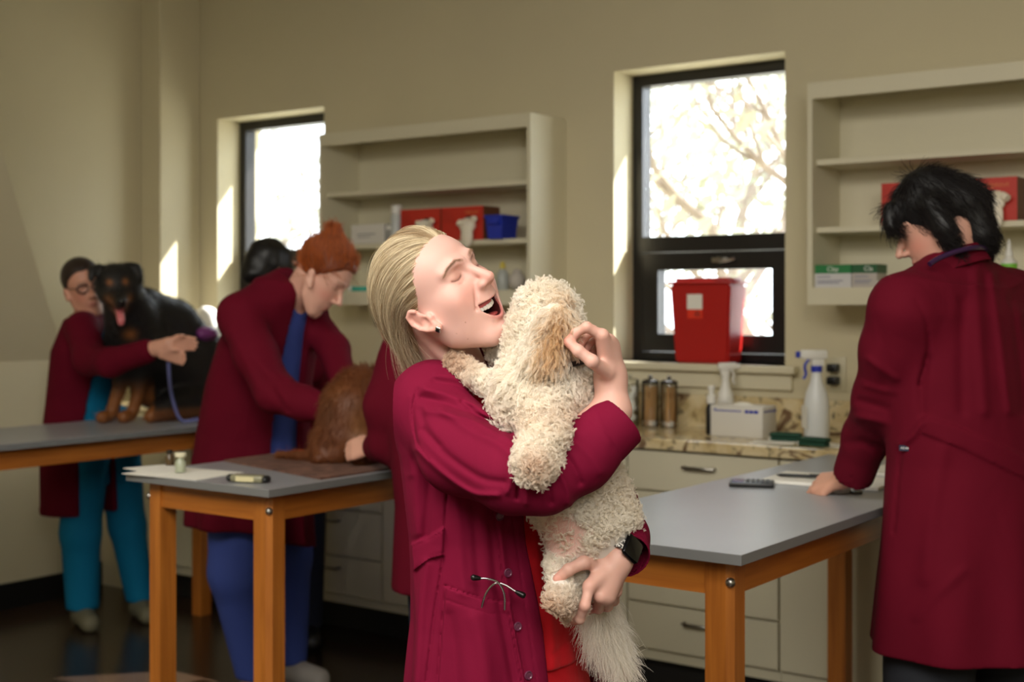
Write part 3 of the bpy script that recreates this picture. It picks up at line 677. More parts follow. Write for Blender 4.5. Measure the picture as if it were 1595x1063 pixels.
r = T('plastic_bottle', Vector((onY(783, 475, 4.56).x, 4.56, ZS0)), 'clear grey bottle with yellow cap, low on the left shelf unit', 'bottle'); local(MB().lathe((0, 0, 0), [(.024, 0), (.026, .004), (.026, .07), (.014, .088), (.011, .092)], 18), 'bottle_body', mat('hazy grey', (176, 180, 176), .3), r); local(MB().lathe((0, 0, .092), [(.013, 0), (.013, .016), (.006, .03)], 14), 'cap', mat('yellow cap', (210, 190, 80), .5), r)
r = T('gauze_bag', Vector((onY(800, 475, 4.56).x-.01, 4.60, ZS0)), 'pale bag of gauze at the right bottom corner of the left shelf unit', 'bag'); local(MB().sph((0, 0, .040), .042, (.9, .9, .95), 16).sph((.002, -.004, .075), .022, (1, .8, .8), 12), 'bag', mat('pale gauze', (196, 188, 178), .8, bump=.6, bscale=50), r)
# green and white cartons, right unit
for k, (px0, px1, lb, dark) in enumerate([(1269, 1326, 'green and white carton at the left end of the right shelf unit', 0), (1327, 1366, 'darker green and white carton beside the first green one', 1)]):
    xa = onY(px0, 475, 4.50).x; xb = onY(px1, 475, 4.50).x; w = xb-xa; r = T('carton', Vector(((xa+xb)/2, 4.50, ZS0)), lb, 'box', 'green and white cartons')
    local(MB().box((-w/2+.0005, 0, 0), (w/2-.0005, .10, .050)), 'carton_body', mat('white carton', (206, 204, 204), .6) if not dark else mat('greyish carton', (186, 178, 170), .6), r, False)
    local(MB().box((-w/2+.0005, -.0004, .0501), (w/2-.0005, .10, .081), bev=.001), 'green_band', m_green if not dark else mat('deep green print', (24, 88, 46), .5), r, False)
    text_mesh('lettering', 'Clay' if not dark else 'Cla', .024, m_white, Matrix.Translation((0 if not dark else .015, -.0012, .065)) @ Matrix.Rotation(math.pi/2, 4, 'X'), r)
    b = MB(); [b.box((-w/2+.01, -.0012, z_), (-w/2+.01+l_, -.0004, z_+.004)) for z_, l_ in ((.036, .05), (.022, w*.7), (.014, w*.6))]; local(b, 'print', mat('grey violet print', (140, 140, 158), .6), r, False)
xq = onY(1378, 475, 4.50).x; r = T('small_pack', Vector((xq, 4.50, ZS0)), 'small white and teal pack next to the green cartons', 'pack'); local(MB().box((-.028, 0, 0), (.010, .04, .022), bev=.003), 'white_part', m_white, r); local(MB().box((.0105, 0, 0), (.045, .04, .022), bev=.003), 'teal_part', m_teal, r)
xq = onY(1569, 475, 4.52).x; r = T('dropper_bottle', Vector((xq, 4.54, ZS0)), 'white bottle with pointed tip and lime green label', 'bottle'); local(MB().lathe((0, 0, 0), [(.024, 0), (.026, .003), (.026, .082), (.012, .096), (.011, .1)], 20), 'bottle_body', m_white, r); local(MB().lathe((0, 0, .1), [(.013, 0), (.013, .012), (.008, .022), (.006, .045), (.002, .056)], 14), 'tip', m_white, r); local(MB().lathe((0, 0, .03), [(.0264, 0), (.0264, .045)], 20, caps=False), 'bottle_label', mat('lime label', (120, 190, 60), .5), r)
# wall instrument and the white bag in the sun
v = onY(603, 533, YW-.03); r = T('wall_otoscope', Vector((v.x, YW-.03, v.z)), 'black diagnostic handpiece hanging on the wall by the jars', 'instrument'); local(MB().box((-.03, 0, -.06), (.03, .029, .06), bev=.006), 'wall_cradle', m_black, r); local(MB().cyl((0, -.015, -.03), (0, -.012, .055), .012, .010).sph((0, -.018, .066), .018, (1, 1.2, .9), 12), 'handpiece', m_black, r)
v = at(312, 4.56); r = T('plastic_bag', v, 'crumpled white bag on the counter, sunlit, left of the red-haired person', 'bag')
_rb = np.random.default_rng(5)
def bag_sdf(p): d = ell(p, (0, 0, .22), (.18, .085, .25)); d = np.maximum(d, .002-p[:, 2]); return d-.018*noise3(p, 26, 8)-.008*noise3(p, 60, 9)
V, Q = field_mesh(bag_sdf, (-.26, -.16, -.02), (.26, .16, .54), .012); link_mesh('bag', np_mesh('bag', V, Q), mat('white bag plastic', (236, 234, 226), .4), r)
# ------------------------------------------------------------------ on the tables
def sheet(name, px, py, w, d, rz, label, m=None, th=.0014, cat='paper', z0=TZ+.0004):
    v = onZ(px, py, TZ); o = MB().box((-w/2, -d/2, 0), (w/2, d/2, th)).build(name, m or m_paper); o.location = (v.x, v.y, z0); o.rotation_euler[2] = rz; return tag(o, label, cat)
sheet('paper_sheet', 285, 738, .29, .20, .10, 'white paper under the glass vial on the middle table'); sheet('paper_sheet', 250, 733, .20, .14, -.2, 'second white sheet, half under the first, at the middle table\'s left corner', z0=TZ+.0022) 
v = onZ(281, 738, TZ); r = T('vial', Vector((v.x, v.y, TZ+.0040)), 'small glass vial with a pale cap standing on white paper', 'vial')
local(MB().lathe((0, 0, 0), [(.0145, 0), (.0155, .003), (.0155, .030), (.009, .038), (.009, .043)], 18), 'glass', mat('milky glass', (190, 196, 170), .2, trans=.3), r); local(MB().lathe((0, 0, .043), [(.012, 0), (.012, .003), (.0165, .0035), (.0165, .013), (.015, .0145)], 18), 'cap', mat('cream cap', (222, 216, 186), .45), r)
v = onZ(264, 727, TZ); r = T('vial', Vector((v.x, v.y, TZ+.0040)), 'darker small vial just behind the pale-capped one', 'vial'); local(MB().lathe((0, 0, 0), [(.011, 0), (.012, .003), (.012, .026), (.007, .032), (.007, .036)], 14), 'glass', mat('brown glass', (84, 66, 40), .2), r); local(MB().lathe((0, 0, .036), [(.009, 0), (.009, .010)], 14), 'cap', m_lid, r)
v = onZ(387, 752, TZ); r = T('plastic_case', Vector((v.x, v.y, TZ+.0005)), 'clear plastic case with black ends near the middle table\'s corner', 'case', rz=math.radians(18))
local(MB().box((-.052, -.018, 0), (.052, .018, .022), bev=.009, seg=3), 'case_body', mat('smoky clear plastic', (150, 146, 118), .15, alpha=.8), r); local(MB().box((-.030, -.0195, .004), (.026, -.0182, .018)), 'case_label', mat('cream label', (214, 204, 160), .5), r, False)
for s in (-1, 1): local(MB().sph((s*.056, 0, .011), .0125, (.9, 1.5, .85), 12), 'end_cap', m_black, r)
m_mat = mat('brown patterned towel', (128, 90, 74), .95, rgb2=(78, 52, 42), vscale=22, bump=.8, bscale=140)
b = MB(); b.prism([(-3.195, 2.86, 0), (-2.640, 2.72, 0), (-2.625, 3.62, 0), (-3.06, 3.95, 0), (-3.20, 3.8, 0)], (0, 0, .006)); o = b.build('towel', m_mat); o.location = (0, 0, TZ+.0005); tag(o, 'brown patterned towel spread under the brown dog', 'towel')
v = onZ(474, 709, TZ); o = MB().box((-.055, -.012, 0), (.055, .012, .010), bev=.003).build('leash_strap', mat('orange webbing', (232, 84, 40), .6)); o.location = (v.x+.02, v.y, TZ+.0075); o.rotation_euler[2] = math.radians(36); tag(o, 'short orange strap on the brown towel behind the dog', 'strap')
# calculator
v = onZ(1171, 757, TZ); r = T('calculator', Vector((v.x, v.y, TZ+.0005)), 'black calculator lying on the right table', 'calculator', rz=math.radians(24))
local(MB().box((-.060, -.042, 0), (.060, .042, .012), bev=.004), 'calculator_body', m_black, r); local(MB().box((-.052, -.030, .0121), (-.022, .032, .0135)), 'screen', mat('lcd', (92, 96, 140), .2), r, False)
b = MB(); [b.box((-.014+i*.013, -.030+j*.013, .0121), (-.005+i*.013, -.021+j*.013, .0145), bev=.001, seg=1) for i in range(5) for j in range(5)]; local(b, 'keypad', mat('dark keys', (44, 44, 50), .4), r)
v = onZ(1290, 752, TZ); r = T('notebook', Vector((v.x, v.y, TZ+.0005)), 'open white notebook under the black-haired person\'s hand', 'notebook', rz=math.radians(5))
local(MB().box((-.16, -.11, 0), (.17, .11, .010), bev=.002), 'pages', m_paper, r, False); local(MB().box((-.165, -.114, -.0004), (.175, .114, .0), bev=0), 'cover', mat('blue grey cover', (120, 128, 140), .5), r, False)
v = onZ(1240, 752, TZ); r = T('pen', Vector((v.x+.01, v.y+.02, TZ+.0170)), 'black pen lying on the open notebook', 'pen', rz=math.radians(14)); local(MB().cyl((-.06, 0, 0), (.06, 0, 0), .0045).cyl((-.072, 0, 0), (-.06, 0, 0), .001, .0045), 'barrel', m_black, r); local(MB().box((.02, -.001, .004), (.06, .001, .007)), 'clip', m_lid, r)
v = onZ(1308, 768, TZ); r = T('disc_case', Vector((v.x, v.y, TZ+.0005)), 'small white disc-shaped case beneath the fingertips', 'case', rz=.3); local(MB().lathe((0, 0, 0), [(.026, 0), (.028, .004), (.028, .016), (.024, .019)], 22), 'disc', m_white, r); local(MB().lathe((.042, .0, 0), [(.016, 0), (.017, .006), (.014, .008)], 16), 'lid', mat('grey lid', (120, 130, 132), .4), r)
v = onZ(1400, 742, TZ); r = T('notepad', Vector((-1.36, 3.86, TZ+.0005)), 'pad of white paper beside the black-haired person\'s coat', 'notepad', rz=-.15); local(MB().box((-.10, -.14, 0), (.10, .14, .010), bev=.001), 'pages', m_paper, r, False); local(MB().box((-.10, .125, .0101), (.10, .14, .014)), 'binding', mat('grey binding', (96, 100, 104), .5), r, False)
# ================================================================== the other people
m_skin2 = mat('skin', (212, 160, 136), .5, attr='Col', sss=.06); m_coat2 = add_drape(mat('dark burgundy cotton', (94, 9, 30), .85, bump=.1, bscale=500, spec=.12, var=.04, vscale=10), 8, .016)
m_scrubblue = add_drape(mat('periwinkle scrub cotton', (66, 84, 160), .8, spec=.2), 10, .012); m_teal2 = add_drape(mat('teal scrub cotton', (10, 112, 152), .8, spec=.2), 9, .014)
m_slate = add_drape(mat('dark slate trousers', (44, 46, 52), .8, spec=.2), 9, .012); m_navy = mat('navy trousers', (22, 28, 48), .85)
m_blackhair = haircol('black hair', .5, .0, .15); m_redhair = haircol('copper red hair', .4, .12, .4); m_brownhair = haircol('brown hair', .45, .1, .35); m_nitrile = mat('purple cloth', (120, 52, 116), .5)
def gen_head(q, jaw=1.0):
    m = np.stack([np.abs(q[:, 0]), q[:, 1], q[:, 2]], 1)
    d = ell(q, (0, -.012, .050), (.0735, .092, .080)); d = su(d, ell(q, (0, .030, -.006), (.060, .056, .078)), .03); d = su(d, ell(q, (0, .050, -.042), (.044, .044, .060)), .025)
    d = su(d, chain(m, [(.057*jaw, .004, -.030), (.050*jaw, .022, -.068), (.020, .066, -.100), (0, .073, -.102)], [.014, .014, .016, .018]), .03)
    d = su(d, chain(m, [(.006, .083, .034), (.024, .082, .038), (.044, .067, .033)], [.006, .007, .004]), .015); d = ss(d, ell(m, (.031, .0890, .018), (.016, .010, .010)), .012)
    d = su(d, ell(m, (.031, .0670, .016), (.0140, .0125, .0110)), .005)
    d = su(d, chain(q, [(0, .084, .022), (0, .100, .002), (0, .1145, -.018)], [.0065, .0072, .0095]), .010); d = su(d, ell(m, (.0115, .1005, -.024), (.0078, .0105, .0070)), .008)
    d = su(d, ell(q, (0, .0915, -.052), (.020, .0085, .0055)), .006); d = su(d, ell(q, (0, .0895, -.063), (.017, .0085, .0065)), .006); d = ss(d, cap(q, (-.022, .0985, -.0572), (.022, .0985, -.0572), .0010), .003)
    for s in (1, -1):
        e = [earpt(s, b, u, .012) for b, u in EAR]; d = su(d, chain(q, e, [.0035]*7+[.006]), .004); d = su(d, cap(q, earpt(s, .002, .016, .005), earpt(s, 0, -.022, .005), .009), .008)
    return d
EAR = [(-.008, .020), (-.003, .0285), (.008, .0285), (.0165, .016), (.0165, .0), (.011, -.014), (.003, -.025), (-.005, -.031)]; _ea = math.radians(30)
def earpt(s, b, u, out): return (s*(.0705+out), .008-(b*math.cos(_ea)+u*math.sin(_ea)), -.010+(u*math.cos(_ea)-b*math.sin(_ea)))
def gen_hcol(q, base):
    m = np.stack([np.abs(q[:, 0]), q[:, 1], q[:, 2]], 1); c = np.tile(np.array(lin(base)), (len(q), 1))
    c = mixc(c, .45*np.exp(-(np.linalg.norm((m-A3((.042, .068, -.022)))/A3((.024, .04, .024)), axis=1))**2), (206, 120, 104)); c = mixc(c, .7*np.exp(-(np.linalg.norm((q-A3((0, .098, -.057)))/A3((.020, .02, .009)), axis=1))**2), (176, 86, 84))
    c = mixc(c, .55*(q[:, 1] > 0)*(1-smooth01(sdist(m, [(.012, .088, .038), (.026, .087, .043), (.044, .070, .037)]), .002, .006)), (96, 62, 48)); c = mixc(c, .8*(q[:, 1] > 0)*(1-smooth01(sdist(m, [(.020, .080, .013), (.031, .079, .009), (.042, .072, .012)]), .0006, .0024)), (60, 38, 34)); return c
def mixc(c, t, col): return c+(np.array(lin(col))-c)*t[:, None]
def lift(px, py, t, dz): v = C(px, py, t); v[2] += dz; return v
def torso_f(p, f, ctrl):
    """ctrl rows: z, x, t, half width, half depth"""
    f = np.array([f[0], f[1]])/math.hypot(*f[:2]); r = np.array([f[1], -f[0]]); z = p[:, 2]; Z = [c[0] for c in ctrl]; g = lambda i: np.interp(z, Z, [c[i] for c in ctrl])
    dx = p[:, 0]-g(1); dy = p[:, 1]-g(2); lr = dx*r[0]+dy*r[1]; fr = dx*f[0]+dy*f[1]; hw, hd = g(3), g(4)
    d = (np.sqrt((lr/hw)**2+(fr/hd)**2)-1)*np.minimum(hw, hd)*.95; return np.maximum(d, np.maximum(z-Z[-1], Z[0]-z)), lr, fr
def bbox(pts, pad): P = np.array(pts); return P.min(0)-pad, P.max(0)+pad
def simple_hand(p, wrist, dirv, side, s=1.0, curl=.4, spread=.014):
    """palm with four bent fingers and a thumb; dirv: pointing direction, side: towards the thumb"""
    dv = unit(A3(dirv)); sv = A3(side); sv = unit(sv-dv*(sv@dv)); nv = np.cross(dv, sv); nv = nv if nv[2] < 0 else -nv
    w = A3(wrist); k = w+dv*.085*s; d = None
    for i, (o, L_) in enumerate(zip((.030, .010, -.010, -.028), (.070, .078, .072, .056))):
        m0 = k+sv*o*s; m1 = m0+(dv*(1-curl*.4)+nv*curl*.5)*L_*.45*s; m2 = m1+(dv*(1-curl)+nv*curl)*L_*.33*s; m3 = m2+(dv*(1-curl*1.5)+nv*curl*1.3)*L_*.25*s
        e = su(cap(p, w+sv*o*.4*s, m0, .016*s, .0115*s), chain(p, [m0, m1, m2, m3], [.0092*s, .0086*s, .0078*s, .0068*s]), .004); d = e if d is None else su(d, e, .008)
    return su(d, chain(p, [w+sv*.016*s+dv*.02*s, w+sv*.040*s+dv*.050*s+nv*.008, w+sv*.046*s+dv*.082*s+nv*.018], [.014*s, .0105*s, .0085*s]), .012)
def shoes(Fg, pts, f, m):
    for v in pts:
        v = A3(v); v[2] = .045; e = v+unit(A3((f[0], f[1], 0)))*.15; e[2] = .035
        lo, hi = bbox([v, e], .08); Fg.sdf('shoe', lambda p, v=v, e=e: np.maximum(su(cap(p, v, e, .048, .042), cap(p, v, v+A3((0, 0, .03)), .045), .02), .003-p[:, 2]), lo, hi, .008, m)
def ground(px, t): v = C(px, 475, t); v[2] = 0; return v
def hair_strands(Fg, V, Q, m, n, base, rng, flowf, L_=.05, parent=None, rad=.00055, curl=.001, turns=.5):
    p, nn = sample(V, Q, n, rng); P = fur(p, nn, flowf(p), L_, rng, k=8, curl=curl, turns=turns, lift=.03, jitter=.10); cols = np.array(lin(base))*rng.uniform(.7, 1.35, (n, 1)); Fg.strands('hair_strands', P, rad, m, cols, parent=parent)
_r5 = np.random.default_rng(55)
# ------------------------------------------------------------------ black-haired person at the right table
P1 = Fig('person', (*C(1510, 475, 3.17)[:2], 0), 'black-haired person seen from behind in a burgundy coat, reaching over the right table', 'person')
f1 = (-.6, .8); h1o = C(1462, 350, 3.17).astype(f32); H1 = axes((-.84, .22, -.50), (-.42, .15, .85)); fr1 = lambda q: np.asarray(q, f32)@H1+h1o
x1, t1 = C(1500, 475, 3.17)[:2]; x2 = C(1515, 475, 3.17)[0]
T1c = [(.60, x2, 3.17, .275, .215), (.85, x2, 3.17, .250, .190), (1.05, x2-.01, 3.17, .222, .168), (1.25, x1, 3.17, .218, .155), (1.40, x1-.01, 3.17, .205, .130), (1.455, x1-.03, 3.17, .17, .11)]
SL1 = [C(1408, 482, 3.06), C(1392, 545, 3.10), C(1374, 622, 3.18), C(1350, 680, 3.30), C(1330, 738, 3.37)]; SR1 = [C(1572, 470, 3.30), C(1580, 570, 3.42), C(1560, 640, 3.50)]
cf1 = unit(SL1[-1]-SL1[-2])
def p1_coat(p):
    d, lr, fr = torso_f(p, f1, T1c); x, y = PXY(p); back = fr < .02
    d = su(d, chain(p, [C(1478, 425, 3.15), SL1[0]], [.06, .072]), .07); d = su(d, chain(p, [C(1490, 425, 3.17), SR1[0]], [.06, .072]), .07)
    lw = smooth01(-p[:, 2], -1.05, -.7); a = np.arctan2(fr, lr); d = d-lw*.007*np.sin(a*9+1)
    fo = folds(x, y, [([(1520, 420), (1526, 520), (1534, 640)], 9, .007), ([(1545, 430), (1560, 540), (1572, 640)], 7, .007), ([(1500, 470), (1498, 560), (1500, 640)], 9, -.006), ([(1575, 470), (1588, 560), (1595, 640)], 8, -.005),
        ([(1428, 470), (1442, 500), (1446, 545), (1432, 600)], 3.2, -.007), ([(1438, 655), (1420, 680), (1404, 692)], 6, .008), ([(1445, 560), (1436, 610), (1438, 650)], 7, -.006), ([(1405, 690), (1398, 760), (1392, 830)], 3, -.004), ([(1470, 700), (1452, 800), (1440, 900)], 12, .005), ([(1500, 890), (1455, 930), (1430, 960)], 8, .004)]) ; d = d-fo*(p[:, 1] < 3.25)
    bl = patch(x, y, [(1440, 648), (1500, 668), (1600, 712), (1600, 748), (1500, 700), (1437, 676)], 1.5)*back; d = d-.006*bl
    l = chain(p, SL1, [.078, .074, .066, .055, .052], .03); l = l-folds(x, y, [([(1352, 560), (1372, 575), (1395, 590)], 6, .007), ([(1340, 625), (1365, 632), (1392, 640)], 7, -.008), ([(1336, 650), (1362, 655), (1385, 660)], 6, .008), ([(1345, 600), (1372, 608), (1400, 612)], 5, .005), ([(1320, 690), (1345, 690), (1368, 700)], 7, -.005), ([(1370, 500), (1380, 560), (1378, 600)], 8, -.004)])*(p[:, 1] < 3.35)
    l = np.maximum(l, (p-A3(SL1[-1]))@A3(cf1)-.012); l = ss(l, cap(p, SL1[-1]-cf1*.04, SL1[-1]+cf1*.05, .044, .047), .003)
    d = su(d, l, .025); d = su(d, chain(p, SR1, [.078, .072, .060], .03), .03); d = np.maximum(d, .612-p[:, 2])
    return ss(d, cap(p, fr1((0, -.02, -.05)), C(1484, 425, 3.17), .055, .05), .01)
lo, hi = bbox([(.72, 2.88, .60), (1.45, 3.60, 1.52)], .02); lo[0] = .70
_, cV1, _q = P1.sdf('coat', p1_coat, lo, hi, .0050, m_coat2)
def p1_body(p):
    q = (p-h1o)@H1.T; d = gen_head(q); nk = chain(p, [fr1((0, -.035, -.02)), C(1480, 420, 3.17), C(1486, 450, 3.17)], [.056, .060, .09]); d = su(d, nk, .02)
    a = chain(p, [SL1[2], SL1[3], C(1312, 747, 3.43)], [.042, .034, .026]); hd_ = simple_hand(p, C(1310, 747, 3.43), C(1262, 755, 3.52)-C(1310, 747, 3.43), (.2, -1, -.1), .92, .42)
    return np.minimum(d, su(a, hd_, .012))
lo, hi = bbox([h1o], .17)
def p1_core(p):
    b = A3((x2, 3.17, 0)); d = cap(p, b+A3((0, 0, .85)), A3((x1, 3.17, 1.28)), .11, .11)
    for s in (-1, 1): d = su(d, chain(p, [b+A3((.09*s, .05*s, .82)), b+A3((.10*s, .05*s, .10))], [.07, .035]), .05)
    return d
lh = bbox([SL1[2], C(1285, 770, 3.60), C(1240, 740, 3.6)], .07); lc = bbox([(x2-.2, 2.95, .04), (x2+.2, 3.4, 1.42)], .02)
def col1(V): q = (V-h1o)@H1.T; c = gen_hcol(q, (204, 154, 134)); far = np.linalg.norm(q, axis=1) > .17; c[far] = np.array(lin((212, 158, 134))); return c
P1.multi('body', [(p1_body, lo-A3((0, 0, .06)), hi, .0032), (p1_body, lh[0], lh[1], .0028), (p1_core, lc[0], lc[1], .014)], m_skin2, col1)
def p1_pants(p):
    b = A3((x2, 3.17, 0)); d = cap(p, b+A3((-.07, 0, .86)), b+A3((.07, 0, .86)), .12)
    for s in (-1, 1): d = su(d, chain(p, [b+A3((.11*s, .05*s, .80)), b+A3((.125*s, .05*s, .45)), b+A3((.13*s, .05*s, .06))], [.115, .100, .085]), .03)
    return np.maximum(np.maximum(d, p[:, 2]-.95), .02-p[:, 2])
P1.sdf('trousers', p1_pants, *bbox([(x2-.27, 2.95, .01), (x2+.27, 3.4, .96)], .02), .010, m_slate); shoes(P1, [(x2-.13, 3.12, 0), (x2+.13, 3.22, 0)], f1, m_black)
def p1_hair(p):
    q = (p-h1o)@H1.T; d = ell(q, (0, -.013, .050), (.0805, .098, .087)); d = su(d, chain(q, [(.0, -.066, .01), (0, -.062, -.062)], [.064, .046]), .03)
    for s in (1, -1): d = su(d, chain(q, [(s*.074, -.008, .04), (s*.080, -.002, -.02), (s*.072, .004, -.078)], [.030, .026, .012]), .02)
    d = su(d, chain(q, [(-.03, .075, .085), (-.045, .098, .050), (-.02, .104, .035)], [.022, .016, .010]), .02)
    face = np.maximum(ell(q, (0, .085, -.035), (.0735, .085, .082)), .0-q[:, 1]); d = ss(d, face, .012)
    return d-.006*noise3(q*A3((1, .5, .5)), 75, 3)
hb, hV, hQ = P1.sdf('hair', p1_hair, *bbox([h1o], .19), .0045, mat('black hair base', (13, 12, 13), .5))
def fl1(p): q = (p-h1o)@H1.T; v = np.stack([q[:, 0]*4, np.where(q[:, 2] > .08, q[:, 1]*6, -.25), np.full(len(q), -1.)], 1); return v@H1
hair_strands(P1, hV, hQ, m_blackhair, 9000, (26, 22, 22), _r5, fl1, .042, hb, .0005, .003, .5)
def p1_collar(p):
    a = A3(C(1480, 412, 3.16)); ax = unit(A3(C(1466, 372, 3.17))-a); r = p-a; h = r@ax; rad = np.linalg.norm(r-h[:, None]*ax, axis=1); R0 = .074+.25*(.03-h)
    return np.maximum(np.abs(rad-R0)-.006, np.abs(h-.004)-.024)
P1.sdf('collar', p1_collar, *bbox([C(1478, 405, 3.16)], .13), .0035, m_coat2, rel=2)
_x, _y = PXY(cV1); _k = np.argsort((_x-1405)**2+(_y-699)**2)[:40]; _k = _k[np.argmin(cV1[_k, 1])]; v = cV1[_k].astype(float); b = MB(); b.box((-.013, -.0012, -.0065), (.013, .0012, .0065)); _M = Matrix.Translation(Vector(v)+Vector((-.001, -.003, 0))) @ Matrix.Rotation(-.35, 4, 'Z')
bmesh.ops.transform(b.bm, matrix=_M, verts=b.bm.verts); _tg = P1.mb(b, 'label_tag', mat('navy tag', (22, 28, 58), .6), smooth=False); text_mesh('lettering', 'ADAR', .0075, m_white, Matrix.Translation(-Vector(P1.b)) @ _M @ Matrix.Translation((0, -.0016, 0)) @ Matrix.Rotation(math.pi/2, 4, 'X'), _tg, ext=.0002)
S1 = Fig('stethoscope', C(1500, 400, 3.1), 'dark purple stethoscope tube round the black-haired person\'s collar', 'stethoscope'); b = MB()
a_ = C(1478, 408, 3.16); b.tube(tube_along([C(1448, 412, 3.03), C(1462, 403, 3.04), C(1490, 392, 3.055), C(1520, 386, 3.075), C(1538, 390, 3.13), C(1545, 402, 3.2), C(1540, 415, 3.27)], 24), .0065, 10); S1.mb(b, 'tube', mat('dark purple rubber', (52, 28, 62), .25))
b = MB(); b.cyl(C(1540, 415, 3.27), C(1535, 440, 3.33), .0062, .004); S1.mb(b, 'tube_end', m_handle)
# ------------------------------------------------------------------ red-haired person at the middle table
P2 = Fig('person', (*C(395, 475, 4.75)[:2], 0), 'red-haired person in burgundy coat and blue scrubs, bending over the brown dog', 'person')
f2 = (.81, -.587); h2o = C(500, 431, 4.46).astype(f32); H2 = axes((.66, -.22, -.68), (.66, -.1, .74)); fr2 = lambda q: np.asarray(q, f32)@H2+h2o
def cx(px, t): return (px-797.5)*t/F
T2c = [(.53, cx(390, 4.76), 4.76, .235, .215), (.75, cx(388, 4.75), 4.75, .225, .200), (.95, cx(394, 4.72), 4.72, .215, .180), (1.15, cx(405, 4.66), 4.66, .205, .160), (1.30, cx(420, 4.60), 4.60, .195, .140), (1.43, cx(440, 4.56), 4.56, .165, .115), (1.49, cx(452, 4.55), 4.55, .10, .09)]
A2 = [C(374, 492, 4.42), C(398, 552, 4.34), C(428, 612, 4.28), C(472, 628, 4.22), C(520, 640, 4.18)]; B2 = [C(478, 490, 4.66), C(520, 545, 4.55), C(536, 598, 4.42)]
def p2_coat(p):
    d, lr, fr = torso_f(p, f2, T2c); x, y = PXY(p); d = su(d, chain(p, [C(440, 445, 4.55), A2[0]], [.055, .070]), .07); d = su(d, chain(p, [C(450, 450, 4.58), B2[0]], [.05, .060]), .06)
    lw = smooth01(-p[:, 2], -1.0, -.6); d = d-lw*.010*np.sin(np.arctan2(fr, lr)*8)
    w = np.interp(p[:, 2], [.5, .9, 1.2, 1.42], [.080, .070, .055, .040]); d = si(d, -np.maximum(np.abs(lr-.0)-w, -fr), .008)
    a = chain(p, A2, [.074, .070, .062, .052, .046], .03); a = a-folds(x, y, [([(398, 560), (420, 580), (452, 590)], 5, .007), ([(410, 590), (425, 610), (448, 640)], 5, -.008), ([(432, 600), (440, 620), (446, 645)], 5, .007), ([(360, 520), (380, 560), (400, 600)], 7, .005)])
    d = su(d, a, .025); d = su(d, chain(p, B2, [.060, .055, .045], .02), .02); return np.maximum(d, .54+.10*smooth01(lr, -.2, .2)-p[:, 2])
P2.sdf('coat', p2_coat, *bbox([(cx(290, 4.9), 4.08, .52), (cx(560, 4.5), 5.05, 1.50)], .03), .0085, m_coat2)
def p2_scrub(p):
    d, lr, fr = torso_f(p, f2, [(c[0], c[1], c[2], c[3]-.022, c[4]-.022) for c in T2c]); d = np.maximum(d, .78-p[:, 2]); return ss(d, cap(p, C(470, 470, 4.52), C(480, 480, 4.42), .036, .010), .01)
P2.sdf('scrub_top', p2_scrub, *bbox([(cx(330, 4.8), 4.35, .78), (cx(520, 4.5), 4.95, 1.46)], .02), .010, m_scrubblue)
L2 = [[A3((cx(380, 4.74), 4.72, .80)), A3((cx(378, 4.74), 4.68, .48)), A3((cx(396, 4.80), 4.80, .10))], [A3((cx(430, 4.9), 4.95, .80)), A3((cx(440, 4.9), 4.96, .48)), A3((cx(452, 5.0), 5.0, .10))]]
P2.sdf('scrub_pants', lambda p: np.maximum(su(su(chain(p, L2[0], [.13, .105, .070], .03), chain(p, L2[1], [.13, .095, .065], .03), .04), cap(p, L2[0][0]+A3((0, 0, .06)), L2[1][0]+A3((0, 0, .06)), .13), .05), .07-p[:, 2]), *bbox([(cx(330, 4.8), 4.52, .06), (cx(500, 5), 5.15, 1.0)], .02), .010, m_scrubblue)
shoes(P2, [L2[0][2], L2[1][2]], f2, mat('grey canvas shoe', (150, 144, 138), .7))
def p2_body(p):
    q = (p-h2o)@H2.T; d = gen_head(q); d = su(d, chain(p, [fr2((0, -.035, -.02)), C(458, 468, 4.54), C(446, 500, 4.58)], [.050, .050, .060]), .02)
    a = chain(p, [A2[3], C(532, 644, 4.175)], [.030, .025]); a = su(a, simple_hand(p, C(532, 644, 4.175), (.8, .1, -.35), (0, -1, .4), .95, .5), .01)
    b_ = chain(p, [B2[1], C(540, 606, 4.38)], [.030, .025]); b_ = su(b_, simple_hand(p, C(540, 606, 4.38), (.7, -.3, -.6), (0, -1, .2), .95, .5), .01); return np.minimum(d, np.minimum(a, b_))
def p2_core(p): return su(su(chain(p, [C(450, 470, 4.56), A2[0], A2[2], A2[3]], [.05, .045, .035, .03]), chain(p, [C(455, 470, 4.57), B2[0], B2[1]], [.05, .04, .035]), .02), cap(p, A3((cx(392, 4.74), 4.74, .85)), A3((cx(425, 4.6), 4.6, 1.30)), .11, .10), .03)
def p2_core2(p): return su(p2_core(p), su(chain(p, [A3((cx(392, 4.74), 4.74, .85)), L2[0][0], L2[0][1]], [.1, .07, .05]), chain(p, [A3((cx(392, 4.74), 4.74, .85)), L2[1][0], L2[1][1]], [.1, .07, .05]), .04), .04)
def col2(V): q = (V-h2o)@H2.T; c = gen_hcol(q, (224, 172, 152)); c[np.linalg.norm(q, axis=1) > .17] = np.array(lin((218, 164, 142))); return c
